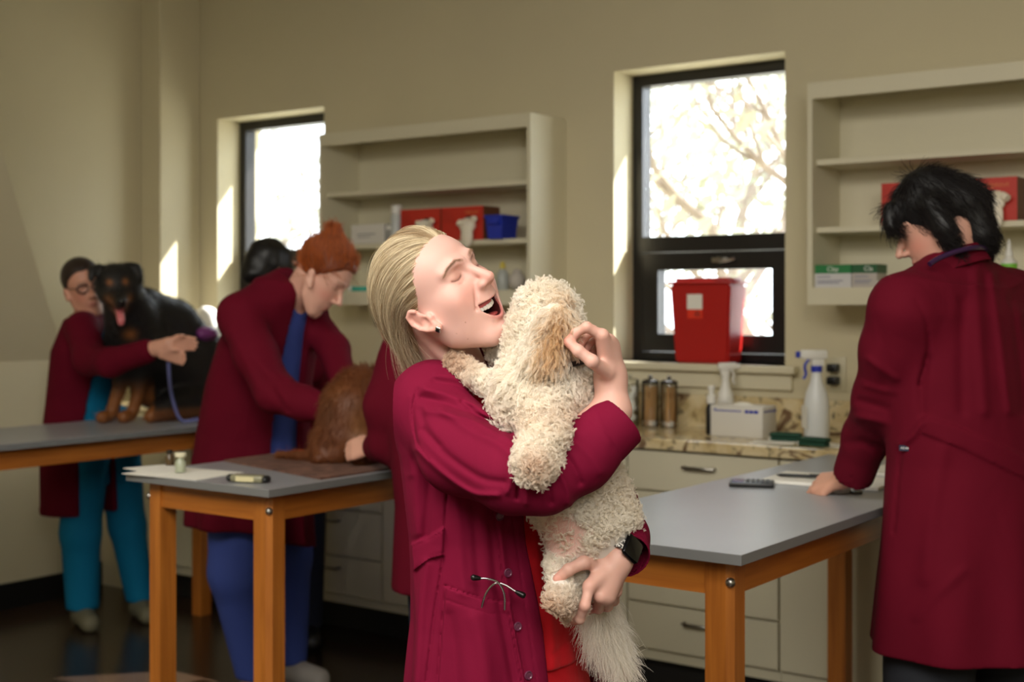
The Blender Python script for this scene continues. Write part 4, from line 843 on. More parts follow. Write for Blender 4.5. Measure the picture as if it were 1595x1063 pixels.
P2.multi('body', [(p2_body, *bbox([h2o, C(458, 500, 4.56)], .15), .0055), (p2_body, *bbox([A2[3], C(575, 680, 4.15), C(565, 640, 4.35), B2[1]], .06), .0050), (p2_core2, *bbox([L2[0][1], L2[1][1], (cx(392, 4.74), 4.74, .8), (cx(425, 4.6), 4.6, 1.35), A2[0], A2[3], B2[0], B2[1]], .15), .014),
    (lambda p: np.minimum(cap(p, L2[0][1], L2[0][2]-A3((0, 0, .05)), .05, .034), cap(p, L2[1][1], L2[1][2]-A3((0, 0, .05)), .05, .034)), *bbox([L2[0][1], L2[1][1], L2[0][2], L2[1][2]-A3((0, 0, .06))], .08), .010)], m_skin2, col2)
def p2_hair(p):
    q = (p-h2o)@H2.T; d = ell(q, (0, -.012, .050), (.084, .100, .092)); d = si(d, (q[:, 1]-np.interp(q[:, 2], [-.06, -.02, .02, .05, .085, .12], [-.03, -.012, .020, .038, .064, .2]))*.7, .006)
    d = ss(d, ell(q, (0, .0, -.075), (.09, .08, .06)), .01); return su(d, ell(q, (.0, -.062, .118), (.042, .040, .032)), .022)-.003*noise3(q, 90, 5)
hb, hV, hQ = P2.sdf('hair', p2_hair, *bbox([h2o+A3((-.02, 0, .02))], .19), .0050, mat('copper hair base', (118, 56, 28), .5))
def fl2(p): q = (p-h2o)@H2.T; v = np.stack([-q[:, 0], -.07-q[:, 1], .12-q[:, 2]], 1); return unit(v)@H2
hair_strands(P2, hV, hQ, m_redhair, 5000, (176, 92, 42), _r5, fl2, .050, hb, .0008)
# ------------------------------------------------------------------ the person hidden behind them: black hair, navy trousers
P3 = Fig('person', (*C(450, 475, 5.55)[:2], 0), 'mostly hidden person with black hair, behind the red-haired one', 'person')
f3 = (.3, -.95); h3o = C(416, 424, 5.42).astype(f32); H3 = axes((.5, .55, -.45), (.3, .3, .88)); T3c = [(.62, cx(462, 5.55), 5.55, .20, .14), (.95, cx(455, 5.55), 5.55, .19, .13), (1.25, cx(440, 5.5), 5.50, .20, .12), (1.42, cx(430, 5.46), 5.46, .13, .10)]
P3.sdf('coat', lambda p: su(torso_f(p, f3, T3c)[0], su(chain(p, [C(400, 505, 5.46), C(405, 570, 5.4), C(450, 620, 5.2)], [.06, .055, .045]), chain(p, [C(470, 500, 5.46), C(490, 580, 5.4)], [.06, .05]), .02), .05), *bbox([(cx(370, 5.5), 5.15, .60), (cx(520, 5.5), 5.75, 1.5)], .03), .013, m_coat2)
P3.sdf('trousers', lambda p: np.maximum(su(chain(p, [A3((cx(430, 5.5), 5.5, .8)), A3((cx(432, 5.5), 5.5, .08))], [.10, .065]), chain(p, [A3((cx(472, 5.55), 5.58, .8)), A3((cx(474, 5.5), 5.58, .08))], [.10, .065]), .03), .05-p[:, 2]), *bbox([(cx(430, 5.5), 5.5, .05), (cx(474, 5.5), 5.58, .8)], .13), .013, m_navy); shoes(P3, [(cx(432, 5.5), 5.5, 0), (cx(474, 5.5), 5.58, 0)], (.3, -.95), m_black)
P3.multi('body', [(lambda p: su(gen_head((p-h3o)@H3.T), cap(p, A3(h3o), C(428, 480, 5.46), .05, .055), .02), *bbox([h3o, C(428, 480, 5.46)], .15), .008)], m_skin2, lambda V: gen_hcol((V-h3o)@H3.T, (210, 158, 134)))
def p3_hair(p): q = (p-h3o)@H3.T; d = ell(q, (0, -.012, .046), (.086, .104, .094)); d = su(d, ell(q, (0, -.06, -.03), (.06, .05, .06)), .03); return ss(d, ell(q, (0, .10, -.03), (.07, .08, .075)), .01)-.003*noise3(q, 80, 6)
P3.sdf('hair', p3_hair, *bbox([h3o], .17), .007, mat('black hair', (14, 13, 14), .45))
# ------------------------------------------------------------------ person with glasses hugging the black dog
P4 = Fig('person', (*C(128, 475, 5.88)[:2], 0), 'person with glasses and teal scrubs hugging the black dog', 'person')
f4 = (.81, -.587); h4o = C(130, 450, 5.72).astype(f32); H4 = axes((.60, -.78, -.12), (-.10, -.2, .97)); fr4 = lambda q: np.asarray(q, f32)@H4+h4o
T4c = [(.50, cx(122, 5.9), 5.90, .175, .165), (.75, cx(124, 5.9), 5.88, .172, .150), (1.0, cx(130, 5.86), 5.86, .170, .135), (1.22, cx(140, 5.82), 5.82, .180, .125), (1.36, cx(142, 5.80), 5.80, .12, .10)]
A4 = [C(128, 512, 5.62), C(140, 560, 5.50), C(172, 565, 5.38), C(228, 548, 5.30)]
def p4_coat(p):
    d, lr, fr = torso_f(p, f4, T4c); w = np.interp(p[:, 2], [.5, .9, 1.2, 1.42], [.09, .075, .045, .02]); d = si(d, -np.maximum(np.abs(lr)-w, -fr), .008); d = su(d, cap(p, C(142, 500, 5.8), A4[0], .055, .062), .06)
    a = chain(p, A4, [.070, .066, .058, .050], .03); return su(d, a, .03)
P4.sdf('coat', p4_coat, *bbox([(cx(85, 5.9), 5.2, .49), (cx(235, 5.4), 6.1, 1.42)], .03), .0105, m_coat2)
P4.sdf('scrub_top', lambda p: np.maximum(torso_f(p, f4, [(c[0], c[1], c[2], c[3]-.025, c[4]-.018) for c in T4c])[0], .62-p[:, 2]), *bbox([(cx(85, 5.9), 5.6, .60), (cx(200, 5.8), 6.05, 1.36)], .02), .012, m_teal2)
L4 = [[A3((cx(135, 5.86), 5.84, .78)), A3((cx(130, 5.88), 5.84, .42)), A3((cx(131, 5.92), 5.90, .08))], [A3((cx(178, 5.98), 6.0, .78)), A3((cx(196, 6.0), 6.02, .42)), A3((cx(218, 6.05), 6.05, .08))]]
P4.sdf('scrub_pants', lambda p: np.maximum(su(su(chain(p, L4[0], [.11, .085, .072], .03), chain(p, L4[1], [.11, .080, .062], .03), .03), cap(p, L4[0][0]+A3((0, 0, .08)), L4[1][0]+A3((0, 0, .08)), .11), .05), .07-p[:, 2]), *bbox([L4[0][0]+A3((-.05, 0, .1)), L4[1][2], L4[0][2]-A3((0, 0, .05))], .13), .011, m_teal2)
shoes(P4, [L4[0][2], L4[1][2]], (.5, -.86), mat('olive grey shoe', (104, 100, 78), .7))
def p4_body(p):
    q = (p-h4o)@H4.T; d = gen_head(q); d = su(d, chain(p, [fr4((0, -.035, -.02)), C(140, 490, 5.79)], [.050, .055]), .02)
    a = chain(p, [A4[2], A4[3], C(262, 536, 5.26)], [.04, .036, .026]); a = su(a, simple_hand(p, C(260, 537, 5.26), (1, .15, .05), (.1, -.3, 1), .85, .35), .01)
    b_ = simple_hand(p, C(252, 552, 5.26), (.95, .1, -.2), (.1, -.3, 1), .75, .5); return np.minimum(d, su(a, b_, .02))
P4.multi('body', [(lambda p: su(chain(p, [C(140, 485, 5.79), C(134, 500, 5.74), A4[0], A4[1], A4[2]], [.055, .05, .045, .04, .038]), cap(p, C(140, 485, 5.79), C(134, 600, 5.88), .06, .09), .04), *bbox([C(140, 485, 5.79), C(134, 600, 5.88), A4[0], A4[2]], .12), .012), (p4_body, *bbox([h4o, C(140, 490, 5.79)], .15), .0065), (p4_body, *bbox([A4[2], C(320, 535, 5.3), C(300, 570, 5.2)], .07), .006)], m_skin2, lambda V: np.where((np.linalg.norm(V-h4o, axis=1) < .2)[:, None], gen_hcol((V-h4o)@H4.T, (208, 150, 126)), np.array(lin((216, 160, 136)))))
def p4_hair(p): q = (p-h4o)@H4.T; d = ell(q, (0, -.014, .048), (.081, .102, .090)); d = si(d, (q[:, 1]-np.interp(q[:, 2], [-.06, -.02, .02, .05, .085, .12], [-.03, -.02, .010, .028, .058, .2]))*.7, .006); return su(d, ell(q, (0, -.11, .02), (.035, .03, .035)), .02)
P4.sdf('hair', p4_hair, *bbox([h4o], .17), .007, mat('dark brown hair', (42, 28, 22), .5))
b = MB()
for s in (-1, 1):
    ring = [tuple(fr4((s*.033+.025*math.cos(a), .098-.010*abs(math.cos(a)), .016+.018*math.sin(a))).astype(float)) for a in np.linspace(0, 2*math.pi, 18, endpoint=False)]; b.tube(ring, .0034, 6, closed=True); b.tube([tuple(fr4((s*.058, .088, .020)).astype(float)), tuple(fr4((s*.076, .02, .016)).astype(float))], .0018, 6)
b.tube([tuple(fr4((-.008, .103, .018)).astype(float)), tuple(fr4((.008, .103, .018)).astype(float))], .002, 6); P4.mb(b, 'glasses', m_black)
# ------------------------------------------------------------------ person behind the laughing woman, bent over the brown dog
P5 = Fig('person', (*C(715, 475, 3.80)[:2], 0), 'brown-haired person in burgundy coat bent over the brown dog, half hidden', 'person')
f5 = (-.81, .587); h5o = C(642, 512, 3.98).astype(f32); H5 = axes((-.55, .35, -.75), (-.55, .3, .6))
T5c = [(.60, cx(702, 3.80), 3.80, .20, .145), (.85, cx(704, 3.80), 3.80, .185, .145), (1.05, cx(690, 3.82), 3.82, .18, .135), (1.20, cx(672, 3.86), 3.86, .175, .125), (1.32, cx(655, 3.90), 3.90, .12, .10)]
def p5_coat(p):
    d, lr, fr = torso_f(p, f5, T5c); a = chain(p, [C(626, 578, 3.86), C(604, 632, 3.82), C(606, 690, 3.84), C(588, 696, 3.95)], [.072, .066, .056, .046], .03); b_ = chain(p, [C(650, 575, 4.0), C(610, 640, 4.12), C(585, 660, 4.2)], [.065, .055, .045], .03)
    return np.maximum(su(d, su(a, b_, .02), .05), .62-p[:, 2])
P5.sdf('coat', p5_coat, *bbox([(cx(560, 3.9), 3.55, .61), (cx(800, 3.8), 4.25, 1.36)], .04), .009, m_coat2)
P5.multi('body', [(lambda p: su(gen_head((p-h5o)@H5.T), cap(p, A3(h5o), C(655, 560, 3.92), .05, .06), .02), *bbox([h5o, C(655, 560, 3.92)], .15), .008), (lambda p: su(simple_hand(p, C(584, 694, 3.97), (-.8, .4, -.2), (.2, .3, 1), .9, .4), chain(p, [C(655, 560, 3.92), C(626, 578, 3.88), C(606, 632, 3.84), C(606, 690, 3.86), C(584, 694, 3.97)], [.055, .045, .04, .03, .024]), .01), *bbox([C(584, 694, 3.97), C(655, 550, 3.92)], .13), .007)], m_skin2, lambda V: gen_hcol((V-h5o)@H5.T, (214, 162, 140)))
def p5_hair(p): q = (p-h5o)@H5.T; d = ell(q, (0, -.012, .048), (.083, .102, .090)); d = si(d, (q[:, 1]-np.interp(q[:, 2], [-.06, -.02, .02, .05, .085, .12], [-.03, -.02, .010, .028, .058, .2]))*.7, .006); return np.minimum(su(d, ell(q, (0, -.09, .0), (.04, .04, .04)), .02), chain(p, [C(652, 505, 4.0), C(618, 512, 3.92), C(606, 545, 3.88)], [.045, .036, .018], .02))
hb, hV, hQ = P5.sdf('hair', p5_hair, *bbox([h5o, C(612, 545, 3.88)], .16), .007, mat('mid brown hair', (92, 62, 38), .5))
L5 = [[A3((cx(690, 3.8), 3.74, .8)), A3((cx(694, 3.8), 3.74, .08))], [A3((cx(740, 3.8), 3.90, .8)), A3((cx(742, 3.8), 3.90, .08))]]
P5.sdf('trousers', lambda p: np.maximum(su(chain(p, L5[0], [.11, .07]), chain(p, L5[1], [.11, .07]), .03), .05-p[:, 2]), *bbox([L5[0][0], L5[1][1]], .13), .013, m_navy); shoes(P5, [L5[0][1], L5[1][1]], f5, m_black)
# purple sleeve end beyond the black dog
# ================================================================== the two dogs on the tables
m_dogmesh = mat('dog coat', (30, 26, 24), .55, attr='Col'); m_darkfur = haircol('short glossy fur', .38, .05, .5)
def sdist_pts(p, pts): return sdist(p, pts)
B = Fig('black_dog', lift(250, 640, 5.7, 0), 'black and tan dog sitting on the far left table, mouth open', 'dog'); B.b[2] = TZ; B.root.location[2] = TZ
hBo = C(180, 446, 5.44).astype(f32); HB = axes((.38, -.86, -.34), (.05, -.30, .95)); frB = lambda q: np.asarray(q, f32)@HB+hBo
def bd_sdf(p):
    q = (p-hBo)@HB.T; m = np.stack([np.abs(q[:, 0]), q[:, 1], q[:, 2]], 1)
    d = ell(q, (0, -.01, .015), (.078, .088, .074)); d = su(d, ell(m, (.042, .035, -.012), (.030, .045, .035)), .03); d = su(d, chain(q, [(0, .06, -.005), (0, .135, -.020)], [.040, .029]), .035)
    d = su(d, chain(q, [(0, .05, -.055), (0, .115, -.082)], [.028, .016]), .015); d = su(d, ell(q, (0, .158, -.008), (.016, .012, .012)), .006)
    d = ss(d, cap(q, (0, .075, -.046), (0, .15, -.060), .012, .012), .006)
    d = su(d, ell(m, (.034, .060, .022), (.012, .010, .009)), .012)
    for s in (1, -1): e = chain(q, [(s*.058, -.030, .068), (s*.086, -.015, .070), (s*.098, .020, .040)], [.022, .020, .010]); d = su(d, e, .015)
    nk = chain(p, [hBo+A3((.02, .03, -.02)), C(205, 500, 5.58), C(215, 545, 5.68)], [.082, .110, .130]); d = su(d, nk, .05)
    d = su(d, chain(p, [C(215, 545, 5.68), C(255, 560, 5.80), C(290, 590, 5.90)], [.135, .140, .150], .04), .05)
    d = su(d, ell(p, C(240, 600, 5.80), (.10, .12, .10)), .04)
    d = su(d, chain(p, [C(222, 478, 5.66), C(268, 505, 5.80), C(312, 552, 5.90)], [.085, .105, .105], .03), .05)
    d = su(d, chain(p, [C(300, 570, 5.92), C(322, 530, 5.98)], [.10, .05]), .05)
    for sh, el, pw in (((192, 560, 5.60), (186, 605, 5.60), (172, 648, 5.60)), ((222, 565, 5.62), (216, 610, 5.62), (205, 650, 5.62))):
        w = C(*pw); w[2] = TZ+.030; d = su(d, chain(p, [C(*sh), C(*el), w, w+A3((-.02, -.05, -.006))], [.055, .028, .023, .026]), .03)
    for (a_, k_) in (((300, 620, 5.85), (262, 630, 5.66)), ((318, 615, 6.0), (300, 636, 5.78))):
        k = C(*k_); k[2] = TZ+.055; e = k+A3((-.05, -.09, -.028)); d = su(d, chain(p, [C(*a_), k, e], [.105, .055, .028]), .03)
    t = C(330, 600, 6.02); t[2] = TZ+.03; d = su(d, chain(p, [C(310, 610, 6.0), t, t+A3((.12, .05, -.01))], [.05, .025, .015]), .03)
    return np.maximum(d, TZ+.002-p[:, 2])
def bd_col(V):
    q = (V-hBo)@HB.T; m = np.stack([np.abs(q[:, 0]), q[:, 1], q[:, 2]], 1); c = np.tile(np.array(lin((20, 18, 18))), (len(V), 1)); hd = np.linalg.norm(q, axis=1) < .2; tan = (150, 92, 44)
    c = mixc(c, .9*hd*np.exp(-(np.linalg.norm((m-A3((.034, .095, -.025)))/A3((.018, .055, .020)), axis=1))**2), tan); c = mixc(c, .9*hd*np.exp(-(np.linalg.norm((m-A3((.030, .068, .042)))/A3((.012, .02, .010)), axis=1))**2), tan)
    c = mixc(c, .9*hd*np.exp(-(np.linalg.norm((q-A3((0, .10, -.078)))/A3((.03, .05, .014)), axis=1))**2), tan); c = mixc(c, hd*((np.abs(q[:, 0]) < .022) & (q[:, 2] < -.040) & (q[:, 2] > -.068) & (q[:, 1] > .07)), (110, 40, 44))
    x, y = PXY(V); z = V[:, 2]; c = mixc(c, .95*smooth01(-z, -(TZ+.20), -(TZ+.10))*(x < 240)*(V[:, 1] < 5.75), (134, 80, 36)); c = mixc(c, .9*smooth01(-z, -(TZ+.07), -(TZ+.035))*(x >= 240)*(V[:, 1] < 5.85), (112, 66, 32)); c = mixc(c, .8*np.exp(-(np.hypot((x-203)/10, (y-521)/8))**2)*(V[:, 1] < 5.6), tan); return c
bo, bV, bQ = B.sdf('body', bd_sdf, *bbox([C(130, 400, 5.3), C(345, 500, 6.1), (0-1.2, 5.25, TZ)], .08), .0085, m_dogmesh, bd_col)
p, n = sample(bV, bQ, 16000, _r5); x, y = PXY(p); P = fur(p, n, np.tile(A3((.3, .1, -1)), (len(p), 1)), .022, _r5, k=5, curl=.0008, turns=.3, lift=.15); B.strands('fur', P, .0007, m_darkfur, bd_col(p)*_r5.uniform(.8, 1.5, (len(p), 1)))
b = MB(); b.tube(tube_along([tuple(frB(v).astype(float)) for v in ((0, .06, -.060), (0, .12, -.072), (.0, .15, -.092), (0, .158, -.112))], 10), .016, 10, radii=[.016]*7+[.015, .013, .009]); B.mb(b, 'tongue', mat('pink dog tongue', (206, 112, 116), .3))
b = MB(); [b.sph(tuple(frB((s*.034, .074, .020)).astype(float)), .0095, (1, 1, 1), 12) for s in (-1, 1)]; B.mb(b, 'eyes', m_blk if 'm_blk' in globals() else mat('dark eye', (20, 14, 10), .08)); b = MB(); b.sph(tuple(frB((0, .166, -.006)).astype(float)), .015, (1.1, .7, .8), 12); B.mb(b, 'nose', m_black)
b = MB(); k0 = C(266, 560, 5.34); ls_ = [C(262, 556, 5.28), C(264, 590, 5.36), C(268, 618, 5.48), C(282, 640, 5.56)]; ls_[-1][2] = TZ+.012; ls_.append(ls_[-1]+np.array([.06, .05, 0])); b.tube(tube_along([tuple(v) for v in ls_], 20), .0075, 8)
LE = Fig('leash', C(268, 600, 5.4), 'lavender leash hanging from the hand beside the black dog', 'leash'); LE.mb(b, 'strap', mat('lavender webbing', (118, 122, 178), .6))
PU = Fig('cloth', C(325, 515, 5.75), 'purple cloth lying over the black dog\'s rump', 'cloth'); PU.sdf('folds', lambda p: ell(p, C(322, 520, 5.82), (.050, .07, .032))-.006*noise3(p, 70, 2), *bbox([C(322, 520, 5.82)], .11), .007, m_nitrile)
# brown dog seen from behind
G = Fig('brown_dog', lift(545, 700, 4.2, 0), 'reddish brown dog sitting with its back turned on the middle table', 'dog'); G.b[2] = TZ+.0065; G.root.location[2] = TZ+.0065
def gd_sdf(p):
    d = chain(p, [C(540, 680, 4.17), C(548, 640, 4.18), C(562, 615, 4.24)], [.100, .098, .085], .03); d = su(d, chain(p, [C(562, 615, 4.24), C(600, 608, 4.32), C(628, 612, 4.36)], [.080, .070, .055]), .04); d = su(d, cap(p, C(630, 612, 4.36), C(664, 628, 4.40), .045, .03), .03)
    for s, (kx, ky, kt) in ((1, (508, 696, 4.16)), (-1, (574, 697, 4.12))): k = C(kx, ky, kt); k[2] = TZ+.055; d = su(d, ell(p, k, (.052, .062, .052)), .03); e = k+A3((s*.0-.01, -.07, -.035)); d = su(d, cap(p, k, e, .035, .022), .02)
    t0 = C(522, 702, 4.10); t0[2] = TZ+.03; t1_ = C(480, 712, 4.16); t1_[2] = TZ+.022; t2_ = C(432, 713, 4.22); t2_[2] = TZ+.020; d = su(d, chain(p, [t0, t1_, t2_], [.026, .019, .010]), .02)
    return np.maximum(d, TZ+.0085-p[:, 2])
def gd_col(V):
    x, y = PXY(V); c = np.tile(np.array(lin((104, 56, 24))), (len(V), 1)); c = mixc(c, .7*smooth01(noise3(V*A3((1, 1, .5)), 28, 7), -.2, .9), (140, 86, 44)); c = mixc(c, .6*np.exp(-(np.hypot((x-560)/16, (y-665)/30))**2), (164, 112, 66)); return mixc(c, .5*np.exp(-(np.hypot((x-512)/12, (y-640)/40))**2), (60, 32, 16))
go, gV, gQ = G.sdf('body', gd_sdf, *bbox([C(425, 700, 4.2), C(690, 590, 4.5), C(500, 600, 3.95), (-.6, 4.1, TZ)], .05), .0065, m_dogmesh, gd_col)
p, n = sample(gV, gQ, 14000, _r5); P = fur(p, n, np.tile(A3((-.2, 0, -1)), (len(p), 1)), .024, _r5, k=5, curl=.0008, turns=.3, lift=.18); G.strands('fur', P, .0006, haircol('brown fur', .5, .1, .3), gd_col(p)*_r5.uniform(.8, 1.4, (len(p), 1)))
# ================================================================== the laughing woman with the white dog
m_skin = mat('fair skin', (226, 178, 158), .48, attr='Col', bump=.05, bscale=900, sss=.12, spec=.4)
m_coat = mat('burgundy cotton twill', (112, 12, 45), .85, bump=.12, bscale=700, spec=.12, var=.04, vscale=14)
m_red = mat('bright red scrub cotton', (200, 14, 30), .75, bump=.12, bscale=700, sheen=.08, spec=.25)
add_drape(m_coat, 11, .012); add_drape(m_red, 14, .010)
m_blond = haircol('blond hair', .38, .2, .5)
W = Fig('person', (*C(770, 475, 2.34)[:2], 0), 'laughing blond woman in burgundy coat and red scrubs, holding a white dog', 'person')
HO = C(686, 464, 2.27).astype(f32); HM = axes((.697, -.621, .371), (-.53, -.087, .85))
def toH(p): return (p-HO)@HM.T
def frH(q): return np.asarray(q, f32)@HM+HO
def lipz_u(x): return -.0425+4*x*x
def lipz_l(x): return -.0725+28*x*x
def lipy_u(x): return .0935-15*x*x
def lipy_l(x): return .0885-11*x*x
_LX = np.linspace(-.0285, .0285, 9)
LIPU = [(x, lipy_u(x)-.001, lipz_u(x)+.001) for x in _LX]; LIPL = [(x, lipy_l(x)-.001, lipz_l(x)-.0015) for x in _LX]
RU = [.0020+.0018*(1-(x/.0285)**2) for x in _LX]; RL = [.0020+.0032*(1-(x/.0285)**2) for x in _LX]
EAR = [(-.008, .020), (-.003, .0285), (.008, .0285), (.0165, .016), (.0165, .0), (.011, -.014), (.003, -.025), (-.005, -.031)]   # helix outline (back, up) in ear plane
_ea = math.radians(38)
def earpt(s, b, u, out): # s side, b backwards, u along ear, out = outwards
    y = .012-(b*math.cos(_ea)+u*math.sin(_ea)); z = -.014+(u*math.cos(_ea)-b*math.sin(_ea)); return (s*(.0705+out), y, z)
def head_sdf(q):
    ax = np.abs(q[:, 0]); m = np.stack([ax, q[:, 1], q[:, 2]], 1)
    d = ell(q, (0, -.006, .046), (.0725, .077, .078))
    d = su(d, ell(q, (0, .030, -.006), (.0605, .058, .077)), .03)
    d = su(d, ell(q, (0, .030, .050), (.054, .047, .037)), .03)
    d = su(d, ell(q, (0, .052, -.040), (.043, .044, .062)), .025)
    d = su(d, chain(m, [(.056, .004, -.030), (.050, .022, -.066), (.020, .066, -.098), (0, .071, -.1)], [.014, .014, .015, .016]), .03)
    d = su(d, ell(q, (0, .077, -.0955), (.017, .0145, .0135)), .016)               # chin
    d = su(d, ell(m, (.038, .064, -.012), (.022, .019, .020)), .022); d = su(d, ell(m, (.046, .034, -.040), (.016, .030, .034)), .03)           # laughing cheeks
    d = su(d, chain(m, [(.006, .086, .036), (.024, .085, .040), (.044, .070, .034)], [.006, .0065, .003]), .016)   # brow
    d = ss(d, ell(m, (.030, .0890, .020), (.016, .0105, .010)), .012)           # sockets
    d = su(d, ell(m, (.030, .0670, .0205), (.0145, .0135, .0115)), .005)          # closed lids
    # nose
    d = su(d, chain(q, [(0, .084, .026), (0, .100, .008), (0, .1145, -.0085)], [.0065, .0072, .0092]), .010)
    d = su(d, ell(m, (.0112, .1005, -.0145), (.0074, .0110, .0068)), .010)
    d = ss(d, ell(m, (.0062, .1080, -.0225), (.0034, .0062, .0048)), .003)
    # philtrum and folds
    d = ss(d, cap(m, (.0, .108, -.024), (.0, .1005, -.038), .0018), .006)
    d = ss(d, sdist(m, [(.0190, .0955, -.010), (.0260, .0895, -.024), (.0330, .0800, -.043)])-.0008, .009)
    d = ss(d, ell(q, (0, .0925, -.0835), (.018, .004, .0035)), .010)              # under the lower lip
    # eye slit, crow's feet
    sl = [(.0170, .0810, .0175), (.0230, .0822, .0150), (.0300, .0808, .0138), (.0370, .0765, .0148), (.0415, .0715, .0165)]
    m2 = m*A3((1, 0, 1)); sl2 = [(a_, 0, c_) for a_, b_, c_ in sl]; d = d+.0013*np.exp(-(sdist(m2, sl2)/.0010)**2)*(q[:, 1] > .05); d = d-.0006*np.exp(-(sdist(m2, [(a_, 0, c_-.004) for a_, b_, c_ in sl])/.0018)**2)*(q[:, 1] > .05)
    d = ss(d, sdist(m, [(.043, .0700, .013), (.051, .060, .007)])-.0003, .003)
    d = ss(d, sdist(m, [(.020, .0845, .0085), (.030, .083, .0045), (.040, .076, .006)])-.0004, .005)
    # mouth
    x = q[:, 0]; cav = np.maximum(np.maximum(q[:, 2]-lipz_u(x), lipz_l(x)-q[:, 2])*.9, np.maximum(.045-q[:, 1], np.abs(x)-.0283))
    li = np.minimum(chain(q, LIPU, RU), chain(q, LIPL, RL))
    d = su(d, li, .006)
    d = ss(d, cav, .0025)
    # ears
    for s in (1, -1):
        e = [earpt(s, b, u, .012+.002*(b > 0)) for b, u in EAR]
        he = chain(q, e, [.0026, .0030, .0034, .0034, .0034, .0034, .0042, .0060])
        pl = chain(q, [earpt(s, .002, .022, .006), earpt(s, .004, 0, .006), earpt(s, -.001, -.024, .006)], [.010, .012, .007])
        flat = np.abs(q[:, 0]-s*.078)-.0042
        ear = su(he, si(pl, flat, .004), .006)
        ear = ss(ear, ell(q, earpt(s, -.001, -.004, .015), (.009, .0075, .010)), .004)
        ear = ss(ear, cap(q, earpt(s, .007, .020, .0155), earpt(s, .010, .002, .0155), .003), .003)
        ear = su(ear, cap(q, earpt(s, -.0085, -.004, .004), earpt(s, -.0085, -.009, .005), .0045), .004)
        d = su(d, ear, .006)
    return d
NK = C(722, 606, 2.345)
def skin_head(p):
    q = toH(p); d = head_sdf(q)
    n0 = frH((0, -.030, -.020)); nm = (n0*.45+NK*.55)
    nk = chain(p, [n0, nm, NK, NK+np.array([0, 0, -.06])], [.052, .0505, .054, .07])
    nk = su(nk, cap(p, frH((.045, -.03, -.03)), C(742, 612, 2.27), .011), .02)          # neck tendon
    nk = su(nk, cap(p, C(700, 640, 2.30), C(800, 640, 2.33), .045), .05)
    d = su(d, nk, .022)
    return d
def mixc(c, t, col): return c+(np.array(lin(col))-c)*t[:, None]
def skin_color(V):
    q = toH(V); m = np.stack([np.abs(q[:, 0]), q[:, 1], q[:, 2]], 1); c = np.tile(np.array(lin((217, 172, 160))), (len(V), 1))
    c = mixc(c, .5*np.exp(-(np.linalg.norm((m-A3((.040, .070, -.014)))/A3((.024, .04, .022)), axis=1))**2), (214, 136, 120))
    c = mixc(c, .5*np.exp(-(np.linalg.norm((m-A3((.004, .112, -.010)))/A3((.014, .02, .012)), axis=1))**2), (212, 138, 122))
    c = mixc(c, .35*np.exp(-(np.linalg.norm((m-A3((.0, .085, -.098)))/A3((.02, .03, .014)), axis=1))**2), (212, 138, 122))
    c = mixc(c, .35*np.exp(-(np.linalg.norm((m-A3((.030, .08, .024)))/A3((.016, .03, .010)), axis=1))**2), (206, 150, 122))
    li = np.minimum(chain(q, LIPU, RU), chain(q, LIPL, RL)); near = (q[:, 1] > .06) & (np.abs(q[:, 0]) < .034)
    c = mixc(c, near*(1-smooth01(li, -.0002, .0030)), (196, 116, 112))
    cav = (q[:, 1] > .03) & (q[:, 1] < lipy_u(q[:, 0])-.0035) & (np.abs(q[:, 0]) < .032) & (q[:, 2] < lipz_u(q[:, 0])+.001) & (q[:, 2] > lipz_l(q[:, 0])-.001)
    c = mixc(c, cav.astype(float), (64, 18, 20))
    m2 = m*A3((1, 0, 1)); br = sdist(m2, [(.011, 0, .0380), (.024, 0, .0435), (.038, 0, .0400), (.048, 0, .0320)])
    c = mixc(c, .5*(q[:, 1] > .04)*(1-smooth01(br, .0010, .0046)), (150, 108, 84))
    sl = sdist(m, [(.0170, .0810, .0175), (.0230, .0822, .0150), (.0300, .0808, .0138), (.0370, .0765, .0148), (.0415, .0715, .0165)])
    sl = sdist(m2, [(.0180, 0, .0172), (.0230, 0, .0150), (.0300, 0, .0138), (.0370, 0, .0148), (.0415, 0, .0165)]); c = mixc(c, .75*(q[:, 1] > .05)*(1-smooth01(sl, .0003, .0017)), (92, 58, 48)); c = mixc(c, .3*(q[:, 1] > .05)*(1-smooth01(sl, .001, .006)), (176, 112, 92))
    for k, (y_, z_) in enumerate([(.066, -.052), (.045, -.060), (.052, -.078)]):
        c = mixc(c, .7*(q[:, 0] > 0)*(1-smooth01(np.hypot(q[:, 1]-y_, q[:, 2]-z_), .0005, .0012)), (150, 100, 80))
    er = smooth01(np.abs(q[:, 0]), .073, .080)*(q[:, 1] < .05); c = mixc(c, .45*er, (214, 140, 124))
    return c
# hands -------------------------------------------------------------
def finger(p, pts, r0=.0088, r1=.0068):
    n = len(pts)-1; rs = [r0+(r1-r0)*i/n for i in range(n+1)]
    d = chain(p, pts, rs, .003)
    for i in (1, 2):
        if i < n: d = su(d, np.linalg.norm(p-A3(pts[i]), axis=1)-rs[i]*1.02, .004)
    return d
RW = C(951, 590, 2.115)
R_MCP = [C(938, 523, 2.070), C(948, 531, 2.092), C(953, 542, 2.112), C(955, 553, 2.128)]
R_FING = [[R_MCP[0], C(914, 510, 2.062), C(897, 519, 2.070), C(889, 530, 2.078)],
          [R_MCP[1], C(923, 515, 2.100), C(908, 528, 2.102), C(902, 541, 2.098)],
          [R_MCP[2], C(928, 526, 2.125), C(914, 540, 2.120), C(908, 552, 2.110)],
          [R_MCP[3], C(934, 541, 2.142), C(921, 552, 2.136), C(914, 562, 2.128)]]
R_TH = [C(944, 580, 2.085), C(922, 563, 2.055), C(901, 547, 2.056), C(885, 533, 2.066)]
R_EL = C(832, 748, 2.06)
